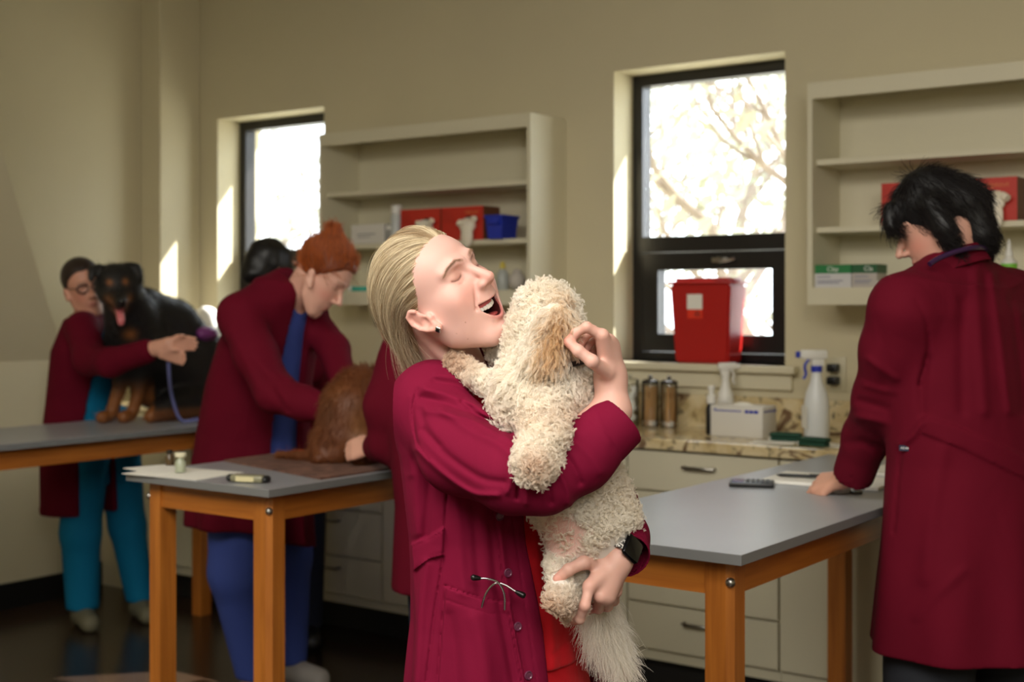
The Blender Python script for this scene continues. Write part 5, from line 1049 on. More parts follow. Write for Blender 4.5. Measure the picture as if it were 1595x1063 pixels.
def palm(p, w, mcps, th):
    d = cap(p, w, mcps[0], .0170, .0115); 
    for k, m_ in enumerate(mcps[1:]): d = su(d, cap(p, w, m_, .0170, .0112-.0004*k), .012)
    d = su(d, cap(p, w*.7+np.mean(mcps, 0)*.3, mcps[2]*.6+mcps[1]*.4, .0175, .0125), .012)
    return d
def skin_rhand(p):
    cuff = C(953, 640, 2.105)
    d = chain(p, [R_EL*.5+cuff*.5, cuff, RW], [.034, .0300, .0235], .01)
    d = su(d, palm(p, RW*.94+R_MCP[1]*.06, R_MCP, R_TH), .018)
    for f_ in R_FING: d = su(d, finger(p, f_, .0086, .0062), .004)
    t = finger(p, R_TH, .0112, .0076); d = su(d, t, .012)
    return d
LW = C(962, 870, 2.165)
L_MCP = [C(918, 914, 2.120), C(935, 929, 2.130), C(949, 930, 2.145), C(959, 922, 2.165)]
L_FING = [[L_MCP[0], C(911, 944, 2.108), C(903, 965, 2.122), C(893, 968, 2.140)],
          [L_MCP[1], C(932, 948, 2.175), C(916, 950, 2.200), C(906, 944, 2.205)],
          [L_MCP[2], C(946, 945, 2.195), C(930, 948, 2.220), C(918, 944, 2.225)],
          [L_MCP[3], C(956, 936, 2.215), C(942, 940, 2.235), C(930, 936, 2.240)]]
L_TH = [C(938, 878, 2.160), C(909, 877, 2.125), C(886, 888, 2.112), C(869, 902, 2.114)]
def skin_lhand(p):
    d = chain(p, [C(957, 806, 2.32), C(970, 846, 2.195), LW], [.030, .026, .0240], .01)
    d = su(d, palm(p, LW*.93+L_MCP[1]*.07, L_MCP, L_TH), .018)
    for f_ in L_FING: d = su(d, finger(p, f_, .0090, .0068), .004)
    d = su(d, finger(p, L_TH, .0115, .0084), .012)
    return d
def hand_color(V, tips, nails, joints=()):
    c = np.tile(np.array(lin((215, 168, 153))), (len(V), 1))
    for t in tips: c = mixc(c, .55*np.exp(-(np.linalg.norm(V-t, axis=1)/.013)**2), (210, 124, 106))
    for t in joints: c = mixc(c, .35*np.exp(-(np.linalg.norm(V-t, axis=1)/.010)**2), (206, 130, 110))
    for t, r_ in nails: c = mixc(c, .8*(1-smooth01(np.linalg.norm(V-t, axis=1), r_*.8, r_)), (226, 164, 150))
    return c
def body_color(V):
    c = skin_color(V); z = V[:, 2]; x, y = PXY(V)
    rh = (x > 870) & (y < 700) & (y > 480); lh = (x > 840) & (y > 760)
    c[rh] = hand_color(V[rh], [f_[-1] for f_ in R_FING]+[R_TH[-1]], [(R_TH[-1]+np.array([.001, -.0075, .002]), .0055)], [f_[1] for f_ in R_FING]+R_MCP)
    c[lh] = hand_color(V[lh], [f_[-1] for f_ in L_FING]+[L_TH[-1]], [(L_TH[-1]+np.array([-.001, -.0085, .002]), .0062)], [f_[1] for f_ in L_FING]+L_MCP)
    return c
def coarse_body(p):
    b = C(775, 475, 2.34); b[2] = 0; bz = lambda x, y, z: b+np.array([x, y, z])
    d = chain(p, [bz(-.02, 0, 1.14), bz(0, 0, 1.0), bz(.0, 0, .87)], [.085, .08, .08])
    for s in (-1, 1):
        d = su(d, chain(p, [bz(.09*s*.66, .09*s*.75, .85), bz(.08*s, .07*s-.01, .5), bz(.08*s, .07*s, .09)], [.062, .050, .038]), .05)
        d = su(d, cap(p, bz(.08*s, .07*s, .05), bz(.08*s+.09, .07*s-.08, .04), .035, .028), .03)
    return d
body_w, _, _ = W.multi('body', [(skin_head, HO+A3((-.16, -.16, -.20)), HO+A3((.17, .17, .17)), .0016),
    (skin_rhand, C(835, 700, 2.2)-A3((0, .19, .03)), C(985, 480, 2.2)+A3((0, .08, 0)), .0018),
    (skin_lhand, C(845, 990, 2.05)-A3((0, 0, .02)), C(1030, 740, 2.42), .0018),
    (coarse_body, C(640, 1, 2.12)*[1, 1, 0], C(960, 1, 2.55)*[1, 1, 0]+A3((0, 0, 1.30)), .012)], m_skin, body_color)
# teeth, gums, tongue -------------------------------------------------
m_teeth = mat('white teeth', (240, 234, 222), .22, coat=.3, sss=.05); m_gum = mat('pink gums', (206, 100, 102), .3); m_tong = mat('tongue', (150, 62, 62), .35)
def teeth_sdf(p):
    q = toH(p); d = None; y0 = .0815
    for i, (x, w, h) in enumerate([(.0038, .0038, .0042), (.0108, .0032, .0037), (.0168, .0030, .0038), (.0218, .0027, .0034), (.0258, .0025, .0031), (.0287, .0022, .0028)]):
        yy = y0-16*x*x; zz = lipz_u(x)-.0092+(.0042-h)*.5
        m = np.stack([np.abs(q[:, 0])-x, q[:, 1]-yy, q[:, 2]-zz], 1); a = math.atan(32*x)
        ca, sa = math.cos(a), math.sin(a); m = np.stack([m[:, 0]*ca-m[:, 1]*sa, m[:, 0]*sa+m[:, 1]*ca, m[:, 2]], 1)
        e = rbox(m, (0, 0, 0), (w, .0026, h), .0021); d = e if d is None else np.minimum(d, e)
    return d
def gum_sdf(p):
    q = toH(p); x = q[:, 0]; arch = np.abs(q[:, 1]-(.0795-16*x*x))-.0035
    return np.maximum(np.maximum(arch*.8, np.abs(x)-.031), np.abs(q[:, 2]-lipz_u(x)-.0)-.0062)
def tongue_sdf(p): return ell(toH(p), (0, .060, -.0690), (.020, .026, .0065))
mo = frH((0, .075, -.056)); e_ = A3((.045, .045, .045))
W.sdf('teeth', teeth_sdf, mo-e_, mo+e_, .0007, m_teeth, rel=0); W.sdf('gums', gum_sdf, mo-e_, mo+e_, .0009, m_gum); W.sdf('tongue', tongue_sdf, mo-e_, mo+e_, .0014, m_tong)
# hair ----------------------------------------------------------------
G_H = np.array((0., -.098, -.080))
def hairline(z): return np.interp(z, [-.06, -.02, .0, .04, .075, .092, .12], [-.03, -.022, .006, .028, .052, .070, .2])
def hair_region(q): return (q[:, 1] < hairline(q[:, 2])) & ((q[:, 2] > -.04) | (q[:, 1] < -.045))
def hair_cap(p):
    q = toH(p); sk = ell(q, (0, -.006, .046), (.0725, .077, .078))
    sk = su(sk, chain(q, [(0, -.062, .03), (0, -.078, -.03), tuple(G_H)], [.062, .046, .026]), .04)-.0035
    cut = (q[:, 1]-np.interp(q[:, 2], [-.06, -.02, .0, .04, .075, .092, .12], [-.03, -.022, .006, .028, .052, .070, .2]))*.7
    d = si(sk, cut, .006)
    # the low bun
    return su(d, ell(q, tuple(G_H+np.array((0, -.012, -.012))), (.034, .028, .036)), .02)
def cap_color(V):
    q = toH(V); n = noise3(q*A3((1, .25, .25)), 900, 4); return mixc(np.tile(np.array(lin((138, 116, 86))), (len(V), 1)), .4+.4*n, (176, 156, 120))
hc, _, _ = W.sdf('hair', hair_cap, HO+A3((-.17, -.15, -.17)), HO+A3((.12, .16, .16)), .003, haircol('blond hair base', .6, 0), cap_color)
def blond_strands(n, rng):
    th = rng.uniform(0, 2*math.pi, n*4); ph = np.arccos(rng.uniform(-.75, 1, n*4)); u = np.stack([np.sin(ph)*np.cos(th), np.sin(ph)*np.sin(th), np.cos(ph)], 1)
    R_ = np.array((.0725, .077, .078)); c0 = np.array((0, -.006, .046)); root = c0+u*R_
    ok = hair_region(root); u = u[ok][:n]; root = root[ok][:n]; n = len(u)
    gd = unit((G_H-c0)/R_*1.0); k = 16; t = np.linspace(0, 1, k)
    g = G_H+np.stack([.024*np.tanh(root[:, 0]/.03), rng.normal(0, .006, n)-.006, rng.normal(0, .008, n)], 1)
    gu = (g-c0)/R_; gr = np.linalg.norm(gu, axis=1); gu /= gr[:, None]
    dot = np.clip((u*gu).sum(1), -1, 1); om = np.arccos(dot)[:, None]; so = np.sin(om)+1e-4
    lk = np.sin(np.arctan2(root[:, 2]-.02, root[:, 0])*22+root[:, 1]*50); vol = .028+.022*lk+rng.uniform(-.028, .028, n); P = np.zeros((n, k, 3))
    sx = np.where(u[:, :1] >= 0, 1., -1.); via = unit(u*.50+np.hstack([sx*.28*np.minimum(np.abs(u[:, :1])*3, 1), np.full((n, 1), -.60), np.full((n, 1), -.04)]))
    def slerp(a, b_, s):
        o_ = np.arccos(np.clip((a*b_).sum(1), -1, 1))[:, None]; z_ = np.sin(o_)+1e-4; return unit((np.sin((1-s)*o_)*a+np.sin(s*o_)*b_)/z_)
    for j, s in enumerate(t):
        v = slerp(slerp(u, via, s), slerp(via, gu, s), s); rad = (1-s**3.5)*1.045+s**3.5*gr+vol*np.sin(math.pi*min(s*1.15, 1))**.7
        P[:, j] = c0+v*R_*rad[:, None]
    wob = rng.normal(0, .0022, (n, 1, 3)); P += wob*np.sin(t*math.pi)[None, :, None]
    cl = rng.random(n)
    base = np.array([lin((206, 180, 132)), lin((240, 226, 194)), lin((160, 134, 100)), lin((186, 164, 122))])
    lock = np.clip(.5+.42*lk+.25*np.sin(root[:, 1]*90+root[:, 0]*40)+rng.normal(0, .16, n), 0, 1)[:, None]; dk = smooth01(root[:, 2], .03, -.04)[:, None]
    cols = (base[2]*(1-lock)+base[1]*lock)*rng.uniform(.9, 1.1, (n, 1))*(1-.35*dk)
    return frH(P.reshape(-1, 3)).reshape(n, k, 3), cols
_r = np.random.default_rng(11); P, cols = blond_strands(15000, _r)
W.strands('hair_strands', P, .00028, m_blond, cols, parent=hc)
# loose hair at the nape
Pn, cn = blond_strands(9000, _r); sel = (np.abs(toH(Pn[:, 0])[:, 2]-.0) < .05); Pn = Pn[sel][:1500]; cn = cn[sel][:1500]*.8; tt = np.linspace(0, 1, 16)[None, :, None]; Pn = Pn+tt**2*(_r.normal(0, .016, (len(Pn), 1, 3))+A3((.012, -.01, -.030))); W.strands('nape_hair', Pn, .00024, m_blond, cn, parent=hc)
# flyaways and temple wisps
P2, c2 = blond_strands(420, _r); P2 = P2+_r.normal(0, .007, (len(P2), 1, 3))*(np.linspace(0, 1, 16)[None, :, None]**.8); W.strands('loose_hair', P2, .00016, m_blond, c2, parent=hc)
# brows
def ysurf(x, z):
    y = np.linspace(.12, .03, 181).astype(f32); d = head_sdf(np.stack([np.full(181, x), y, np.full(181, z)], 1).astype(f32)); k = np.argmax(d < 0); return float(y[k])
bs = []; _r2 = np.random.default_rng(3)
for s in (1, -1):
    for k in range(260):
        u_ = _r2.random(); bx = np.interp(u_, [0, .33, .7, 1], [.011, .024, .038, .049]); bz_ = np.interp(u_, [0, .33, .7, 1], [.0370, .0425, .0395, .0305])+_r2.normal(0, .0016*(1-u_*.6))
        b0 = np.array((s*bx, ysurf(s*bx, bz_)-.0003, bz_)); dd = unit(np.array([s*.8, -.35*u_-.05, .45-.8*u_]))*.0060
        bs.append([b0+dd*t+np.array((0, .0008*math.sin(t*3.1), 0)) for t in np.linspace(0, 1, 4)])
W.strands('eyebrows', frH(np.array(bs).reshape(-1, 3)).reshape(len(bs), 4, 3), .00013, mat('light brown brow', (150, 116, 92), .6))
# lashes
ls = []
for s in (1, -1):
    for x in np.linspace(.020, .0405, 24):
        b0 = np.array((s*x, ysurf(s*x, np.interp(x, [.017, .023, .030, .037, .0415], [.0175, .0150, .0138, .0148, .0165])-.001)-.0002, np.interp(x, [.017, .023, .030, .037, .0415], [.0175, .0150, .0138, .0148, .0165])))
        o = np.array((s*(x-.028)*.10, .0022, -.0030)); ls.append([b0+o*t+np.array((0, 0, .0012))*t*t for t in np.linspace(0, 1, 5)])
W.strands('eyelashes', frH(np.array(ls).reshape(-1, 3)).reshape(len(ls), 5, 3), .00013, mat('dark lashes', (70, 48, 40), .6))
# earring
m_silver = mat('silver', (215, 215, 215), .2, metal=1); m_onyx = mat('black onyx', (8, 8, 9), .15)
ec = frH(earpt(1, -.0035, -.033, .0185)); EM = Matrix([[*v] for v in HM.T.tolist()]).to_4x4()
b = MB()
for (a, c_) in ((0, 1), (1, 0), (0, -1), (-1, 0)): b.sph(Vector(ec)+EM@Vector((.0, a*.0030, c_*.0030)), .0032, (.5, 1, 1), 12, EM)
er_ = W.mb(b, 'earring', m_silver)
b = MB()
for (a, c_) in ((0, 1), (1, 0), (0, -1), (-1, 0)): b.sph(Vector(ec)+EM@Vector((.0014, a*.0021, c_*.0021)), .0021, (.5, 1, 1), 12, EM)
W.mb(b, 'stone', m_onyx, er_)
# ------------------------------------------------------------------ her clothes
TF = A3((.75, -.66, 0)); TR_ = A3((-.66, -.75, 0))      # torso forward, torso right (towards her right arm)
TM = np.array([TR_, TF, (0, 0, 1)], f32)
def TC(z): # torso centre line
    z = np.asarray(z); px = np.interp(z, [.7, .95, 1.10, 1.25, 1.42], [792, 789, 774, 764, 764]); return px
def torso(p, grow=0):
    z = p[:, 2]+.08; t0 = 2.36; cx = (TC(z)-797.5)*t0/F
    q = np.stack([p[:, 0]-cx, p[:, 1]-t0, z], 1)@TM.T
    hw = np.interp(z, [.55, .75, .95, 1.10, 1.25, 1.36, 1.42], [.205, .190, .172, .160, .168, .168, .150]); hd = np.interp(z, [.55, .75, .95, 1.10, 1.25, 1.40], [.165, .150, .128, .118, .122, .100])
    k = np.sqrt((q[:, 0]/hw)**2+(q[:, 1]/hd)**2); d = (k-1)*np.minimum(hw, hd)*.95
    top = z-1.395; return si(d-grow, np.maximum(top, .55-z), .10), q
SR = [C(678, 640, 2.255), C(720, 702, 2.17), C(800, 742, 2.075), C(846, 748, 2.055), C(902, 712, 2.08), C(962, 657, 2.105)]
SRr = [.064, .070, .057, .051, .053, .048]
CUFF_R = unit(C(958, 655, 2.105)-C(902, 710, 2.08))
LS = [C(850, 660, 2.50), C(900, 745, 2.46), C(950, 790, 2.36), C(969, 836, 2.225), C(972, 862, 2.180)]
LSr = [.070, .056, .048, .042, .043]
def coat_sdf(p):
    d, q = torso(p, .012); x, y = PXY(p)
    # yoke and shoulders
    d = su(d, chain(p, [C(738, 606, 2.36), C(677, 628, 2.27)], [.062, .066]), .06)
    d = su(d, chain(p, [C(745, 606, 2.37), C(850, 650, 2.50)], [.060, .064]), .06)
    # skirt flare and vertical drape folds
    lowz = smooth01(-p[:, 2], -1.04, -.77); ang = np.arctan2(q[:, 1], q[:, 0]); d = d-lowz*.006*np.sin(ang*11+p[:, 2]*3)
    # open front: her left flap hangs back, the scrub top shows
    ql, qf = q[:, 0], q[:, 1]
    edge = np.interp(p[:, 2]+.08, [.7, .86, 1.0, 1.16, 1.3, 1.42], [.058, .056, .056, .062, .045, .03])
    wedge = np.maximum(np.maximum(ql-edge, -.140-ql), .0-qf)
    d = si(d, -wedge, .006)
    # placket step
    st = smooth01(ql, edge.min()+.0, edge.min()+.001)*0
    
    front = (p[:, 1] < 2.40)
    # armhole opening of the neck
    d = ss(d, cap(p, HO*.5+NK*.5, C(742, 628, 2.33), .050, .055), .01); d = ss(d, cap(p, C(735, 572, 2.29), C(800, 640, 2.20), .042, .052), .008)
    r = chain(p, SR, SRr, .02); l = chain(p, LS, LSr, .02)
    # hollow cuffs
    r = np.maximum(r, (p-A3(SR[-1]))@A3(CUFF_R)-.004); r = ss(r, cap(p, SR[-1]-CUFF_R*.05, SR[-1]+CUFF_R*.06, .0400, .0420), .002)
    ld = unit(A3(LS[-1])-A3(LS[-2])); l = np.maximum(l, (p-A3(LS[-1]))@ld-.010); l = ss(l, cap(p, A3(LS[-1])-ld*.05, A3(LS[-1])+ld*.05, .0385, .0405), .002)
    d = su(d, l, .03); 
    body = folds(x, y, FB)*(p[:, 1] < 2.38); d = d-body
    rr = folds(x, y, FS); r = r-rr*(p[:, 1] < 2.12+.00075*(840-np.minimum(x, 840)))
    r = r-.0012*np.sin((p-A3(SR[-1]))@A3(CUFF_R)*260)*smooth01((p-A3(SR[-1]))@A3(CUFF_R), -.035, -.02)*0
    hem = np.abs((p-A3(SR[-1]))@A3(CUFF_R)+.042); r = r+.0012*np.exp(-(hem/.0016)**2)
    d = su(d, r, .016)
    d = d-folds(x, y, FY)*(1-smooth01(p[:, 1], 2.27, 2.36))
    # pocket patch, belt
    pk = patch(x, y, [(694, 914), (726, 926), (762, 936), (795, 940), (820, 1075), (682, 1080)], 1.2)*front; d = d-.0045*pk
    d = d+.0014*np.exp(-(seg2(x, y, [(692, 934), (726, 946), (762, 956), (797, 958)])/1.3)**2)*front
    d = d+.0022*np.exp(-(seg2(x, y, [(694, 914), (690, 960), (680, 1075)])/1.6)**2)*front+.0022*np.exp(-(seg2(x, y, [(694, 913), (726, 925), (762, 935), (795, 939), (820, 1075)])/1.5)**2)*front; bl = patch(x, y, [(640, 848), (668, 836), (692, 822), (692, 866), (668, 872), (644, 890)], 1.0)*front; d = d-.0055*bl
    d = d+.0010*np.exp(-(seg2(x, y, [(645, 885), (668, 868), (692, 861)])/1.1)**2)*front+.0010*np.exp(-(seg2(x, y, [(641, 853), (668, 841), (692, 827)])/1.1)**2)*front
    return d
FB = [([(700, 740), (694, 800), (690, 870), (676, 960), (664, 1063)], 2.0, -.0035),      # side seam
      ([(712, 760), (716, 860), (722, 920)], 10, .004), ([(735, 765), (742, 850), (748, 925)], 7, -.004),
      ([(762, 770), (768, 850), (776, 930), (800, 1063)], 6, -.005), ([(776, 775), (782, 850), (792, 930), (818, 1063)], 5, .004),
      ([(766, 775), (776, 850), (788, 930), (812, 1063)], 1.5, -.0040), ([(798, 800), (812, 900), (836, 1063)], 1.2, -.0015), ([(655, 700), (648, 760), (650, 830)], 8, .004), ([(670, 740), (666, 800), (664, 835)], 6, -.004),
      ([(664, 880), (655, 960), (648, 1063)], 8, .005), ([(700, 960), (708, 1010), (712, 1063)], 9, -.003), ([(740, 965), (752, 1010), (760, 1063)], 12, .004),
      ([(640, 620), (636, 680), (640, 740)], 6, .003)]
FY = [([(680, 584), (720, 590), (752, 610), (775, 636)], 5.5, .003), ([(676, 594), (715, 602), (748, 622), (772, 650)], 5, -.0035), ([(662, 606), (700, 616), (745, 634), (785, 660)], 6, .006), ([(656, 620), (700, 632), (742, 650), (780, 672)], 5.5, -.0055), ([(665, 640), (710, 648), (755, 662), (800, 690)], 6, .005), ([(650, 606), (643, 640), (650, 690), (668, 716)], 2.2, -.003)]
FS = [([(650, 700), (690, 738), (735, 768), (775, 772)], 5, .006), ([(660, 672), (700, 712), (750, 745), (788, 752)], 6, -.005),
      ([(690, 640), (730, 668), (775, 690), (806, 715)], 8, .005), ([(720, 626), (752, 650), (784, 668), (808, 690)], 5, -.004),
      ([(802, 715), (798, 740), (790, 768)], 4, .006), ([(812, 712), (810, 742), (806, 775)], 4, -.0075), ([(822, 722), (822, 752), (820, 785)], 4, .005),
      ([(842, 724), (852, 752), (858, 782)], 5, -.006), ([(858, 712), (872, 738), (884, 764), (886, 785)], 5, .006), ([(872, 700), (892, 725), (903, 752)], 5, -.005),
      ([(868, 716), (862, 730), (848, 738)], 3.5, -.006), ([(900, 690), (925, 715), (935, 735)], 8, .004), ([(655, 640), (664, 668), (684, 694)], 5, -.003),
      ([(930, 650), (950, 690)], 6, .0015), ([(740, 640), (770, 655), (800, 672)], 4, .003)]
co_, cV, cQ = W.sdf('coat', coat_sdf, C(600, 1, 2.1)*[1, 0, 0]+A3((0, 1.95, .54)), C(1020, 1, 2.3)*[1, 0, 0]+A3((0, 2.62, 1.39)), .0025, m_coat, rel=1)
def scrub_sdf(p):
    d, q = torso(p, -.001); x, y = PXY(p); f_ = folds(x, y, [([(850, 880), (858, 950), (864, 1063)], 8, .005), ([(880, 930), (892, 990), (905, 1040)], 8, -.005), ([(835, 800), (838, 880), (846, 960)], 6, .004), ([(905, 960), (915, 1010), (922, 1045)], 6, .005), ([(862, 1020), (885, 1000), (912, 985)], 3, -.003)])
    d = d-f_; d = np.maximum(d, .800-p[:, 2]); d = np.maximum(d, p[:, 2]-1.295)
    return ss(d, cap(p, NK, C(790, 640, 2.26), .058, .03), .01)
W.sdf('scrub_top', scrub_sdf, A3((-.22, 2.1, .78)), A3((.19, 2.6, 1.32)), .004, m_red)
def pants_sdf(p):
    d, q = torso(p, -.012); d = np.maximum(d, p[:, 2]-.82); b = A3((-.03, 2.35, 0))
    for s in (-1, 1): d = su(d, chain(p, [b+A3((.085*s*.66, .085*s*.75, .70)), b+A3((.085*s, .07*s, .42)), b+A3((.085*s, .07*s, .10))], [.098, .075, .062]), .04)
    return np.maximum(d, .07-p[:, 2])
W.sdf('scrub_pants', pants_sdf, A3((-.26, 2.1, .05)), A3((.22, 2.62, .84)), .009, m_red)
m_shoe = mat('grey shoe', (120, 118, 112), .6)
for s in (-1, 1):
    bx = A3((-.03+.08*s, 2.35+.07*s, .04)); W.sdf('shoe', lambda p, bx=bx: np.maximum(cap(p, bx, bx+A3((.10, -.09, -.004)), .046, .040), .001-p[:, 2]), bx-A3((.08, .17, .05)), bx+A3((.17, .07, .07)), .006, m_shoe)
# collar: a fold of cloth standing round the neck, notched lapel at the front
_ca = A3(C(733, 596, 2.335)); _cx = unit(A3(frH((0, -.02, -.04)))-_ca)
def collar_sdf(p):
    r = p-_ca; h = r@_cx; rv = r-h[:, None]*_cx; rad = np.linalg.norm(rv, axis=1); fr = (rv@unit(A3((.70, -.70, 0))))/np.maximum(rad, 1e-4)
    hh = .012+.012*(1-smooth01(fr, .2, .8)); R0 = .063+.012*smooth01(fr, .0, .7)+.30*(.018-h)
    return np.maximum(np.maximum(np.abs(rad-R0)-.0045, np.abs(h-.004)-hh), (fr-.80)*.05)
W.sdf('collar', collar_sdf, *(_ca-.13, _ca+.13), .0028, m_coat, rel=2)
# buttons
m_button = mat('burgundy button', (98, 44, 70), .3, coat=.4)
def surf(px, py, V, tmin=0):
    x, y = PXY(V); x = np.where(V[:, 1] < tmin, 1e5, x); k = np.argsort((x-px)**2+(y-py)**2)[:60]; k = k[np.argmin(V[k, 1])]; return V[k]
BT = [(780, 806), (793, 892), (808, 974), (824, 1052)]
for (bx, by) in BT:
    c0 = Vector(surf(bx, by, cV, 2.17).astype(float)); n = Vector((.45, -.85, .05)).normalized(); Mx = Matrix.Translation(c0+n*.0015) @ n.to_track_quat('Z', 'Y').to_matrix().to_4x4()
    b = MB(); b.lathe((0, 0, 0), [(.0001, .0018), (.0045, .0016), (.0062, .0030), (.0072, .0026), (.0076, .0012), (.0072, 0)], 24, caps=False)
    for (hx, hy) in ((1, 1), (1, -1), (-1, 1), (-1, -1)): b.cyl((hx*.0014, hy*.0014, .0014), (hx*.0014, hy*.0014, .0021), .0007, seg=8)
    bmesh.ops.transform(b.bm, matrix=Mx, verts=b.bm.verts); W.mb(b, 'button', m_button)
# watch on the left wrist
m_strapw = mat('leopard strap', (228, 222, 214), .5); nt = m_strapw.node_tree
vo = nt.nodes.new('ShaderNodeTexNoise'); vo.inputs['Scale'].default_value = 260; vo.inputs['Detail'].default_value = 1; cr = nt.nodes.new('ShaderNodeValToRGB'); cr.color_ramp.elements[0].position = .50; cr.color_ramp.elements[0].color = (.8, .76, .7, 1); cr.color_ramp.elements[1].position = .54; cr.color_ramp.elements[1].color = (.02, .02, .02, 1)
tcn = nt.nodes.new('ShaderNodeTexCoord'); nt.links.new(tcn.outputs['Object'], vo.inputs[0]); nt.links.new(vo.outputs[0], cr.inputs[0]); nt.links.new(cr.outputs[0], nt.nodes['Principled BSDF'].inputs['Base Color'])
wc = Vector((C(963, 860, 2.168)).astype(float)); wax = Vector((C(971, 846, 2.185)-C(962, 870, 2.165)).astype(float)).normalized()
fz = Vector((.62, -.76, .18)); fz = (fz-wax*fz.dot(wax)).normalized(); fx = wax.cross(fz)
MW = Matrix([[fx[i], wax[i], fz[i], wc[i]] for i in range(3)]+[[0, 0, 0, 1]])
b = MB()
for k in range(48):
    a0, a1 = 2*math.pi*k/48, 2*math.pi*(k+1)/48
    P_ = [(.0285*math.cos(a), y_, .0265*math.sin(a)) for a in (a0, a1) for y_ in (-.010, .010)]; O_ = [(.0305*math.cos(a), y_, .0285*math.sin(a)) for a in (a0, a1) for y_ in (-.010, .010)]
    v = [b.bm.verts.new(p_) for p_ in (P_+O_)]
    for f_ in ((4, 5, 7, 6), (0, 2, 3, 1), (0, 4, 6, 2), (1, 3, 7, 5)): b.bm.faces.new([v[i] for i in f_])
bmesh.ops.transform(b.bm, matrix=MW, verts=b.bm.verts); st_ = W.mb(b, 'watch', m_strapw)
m_blk = mat('glossy black glass', (8, 8, 10), .08); m_case = mat('dark metal case', (46, 46, 50), .25, metal=1)
b = MB(); b.box((-.018, -.0195, .026), (.018, .0195, .0345), bev=.005, seg=3); b.cyl((.018, .006, .030), (.0205, .006, .030), .0035); bmesh.ops.transform(b.bm, matrix=MW, verts=b.bm.verts); cs_ = W.mb(b, 'watch_case', m_case, st_)
b = MB(); b.box((-.0165, -.018, .0338), (.0165, .018, .0358), bev=.001); bmesh.ops.transform(b.bm, matrix=MW, verts=b.bm.verts); W.mb(b, 'watch_face', m_blk, st_)
# stethoscope in the pocket
S_ = Fig('stethoscope', C(770, 930, 2.20), 'stethoscope earpieces with black tips sticking out of the burgundy coat pocket', 'stethoscope')
pk0 = surf(765, 940, cV).astype(float); dt = pk0[1]-.008
m_steel = mat('polished steel', (200, 200, 198), .18, metal=1)
tA = tube_along([C(786, 950, dt+.006), C(785, 925, dt-.004), C(776, 908, dt-.012), C(760, 902, dt-.015), C(748, 901.5, dt-.016)], 20)
tB = tube_along([C(749, 950, dt+.006), C(757, 925, dt-.002), C(770, 910, dt-.006), C(785, 911, dt-.012), C(803, 922, dt-.018)], 20)
b = MB(); b.tube(tA, .0019, 10); b.tube(tB, .0019, 10); S_.mb(b, 'ear_tube', m_steel)
m_tip = mat('black rubber tip', (14, 13, 13), .3)
for a_, c_ in (((749, 901.5), (735, 900)), ((803, 922), (817, 929))):
    b = MB(); p0 = Vector(C(*a_, dt-.017)); p1 = Vector(C(*c_, dt-.019)); d_ = (p1-p0).normalized()
    b.cyl(p0, p0+d_*.006, .0026, .0042).cyl(p0+d_*.006, p1-d_*.003, .0042, .0052).sph(p1-d_*.003, .0052, (1, 1, 1), 12); S_.mb(b, 'ear_tip', m_tip)
# ================================================================== the curly white dog she holds
D = Fig('curly_dog', C(870, 700, 2.16), 'curly cream-white dog with a tan ear, held in the laughing woman\'s arms', 'dog')
m_dogskin = mat('pale dog undercoat', (220, 205, 180), .9, attr='Col'); m_fur = haircol('cream curls', .8, .45, .10)
DH = C(852, 504, 2.205)
EARN = [C(870, 480, 2.125), C(867, 510, 2.108), C(853, 545, 2.100), C(846, 566, 2.105)]
DSP = [C(846, 555, 2.185), C(856, 620, 2.165), C(872, 690, 2.18), C(898, 765, 2.19), C(919, 815, 2.20)]
def dog_sdf(p):
    d = ell(p, DH, (.048, .054, .052)); d = su(d, ell(p, C(850, 482, 2.20), (.040, .045, .035)), .03)
    d = su(d, chain(p, [C(828, 516, 2.215), C(804, 536, 2.245), C(780, 548, 2.275)], [.036, .028, .022]), .03)     # muzzle under her chin
    d = su(d, chain(p, DSP, [.058, .074, .076, .074, .071]), .04)
    d = su(d, ell(p, C(818, 625, 2.15), (.050, .06, .06)), .03)                                                  # chest
    d = su(d, chain(p, [C(912, 820, 2.2), C(906, 852, 2.19), C(892, 870, 2.18)], [.066, .042, .022]), .04)
    e = chain(p, EARN, [.016, .024, .026, .018]); e = np.maximum(e, 0*e-1); d = su(d, e, .012)
    d = su(d, chain(p, [C(850, 640, 2.09), C(851, 676, 2.04), C(838, 712, 2.000), C(833, 722, 1.985)], [.036, .031, .026, .027]), .02)
    d = su(d, chain(p, [C(806, 612, 2.20), C(770, 603, 2.195), C(737, 583, 2.205), C(710, 564, 2.235)], [.030, .018, .015, .015]), .02)
    d = su(d, chain(p, [C(884, 846, 2.18), C(868, 880, 2.150), C(873, 920, 2.110), C(871, 934, 2.100)], [.034, .017, .015, .020]), .02)
    d = su(d, chain(p, [C(905, 868, 2.19), C(898, 915, 2.165), C(897, 950, 2.150), C(893, 956, 2.145)], [.030, .018, .014, .017]), .015)
    d = su(d, chain(p, [C(925, 850, 2.26), C(930, 930, 2.27), C(940, 975, 2.262), C(955, 1015, 2.25)], [.030, .018, .020, .012]), .02)
    return ss(d, skin_head(p)-.004, .004)
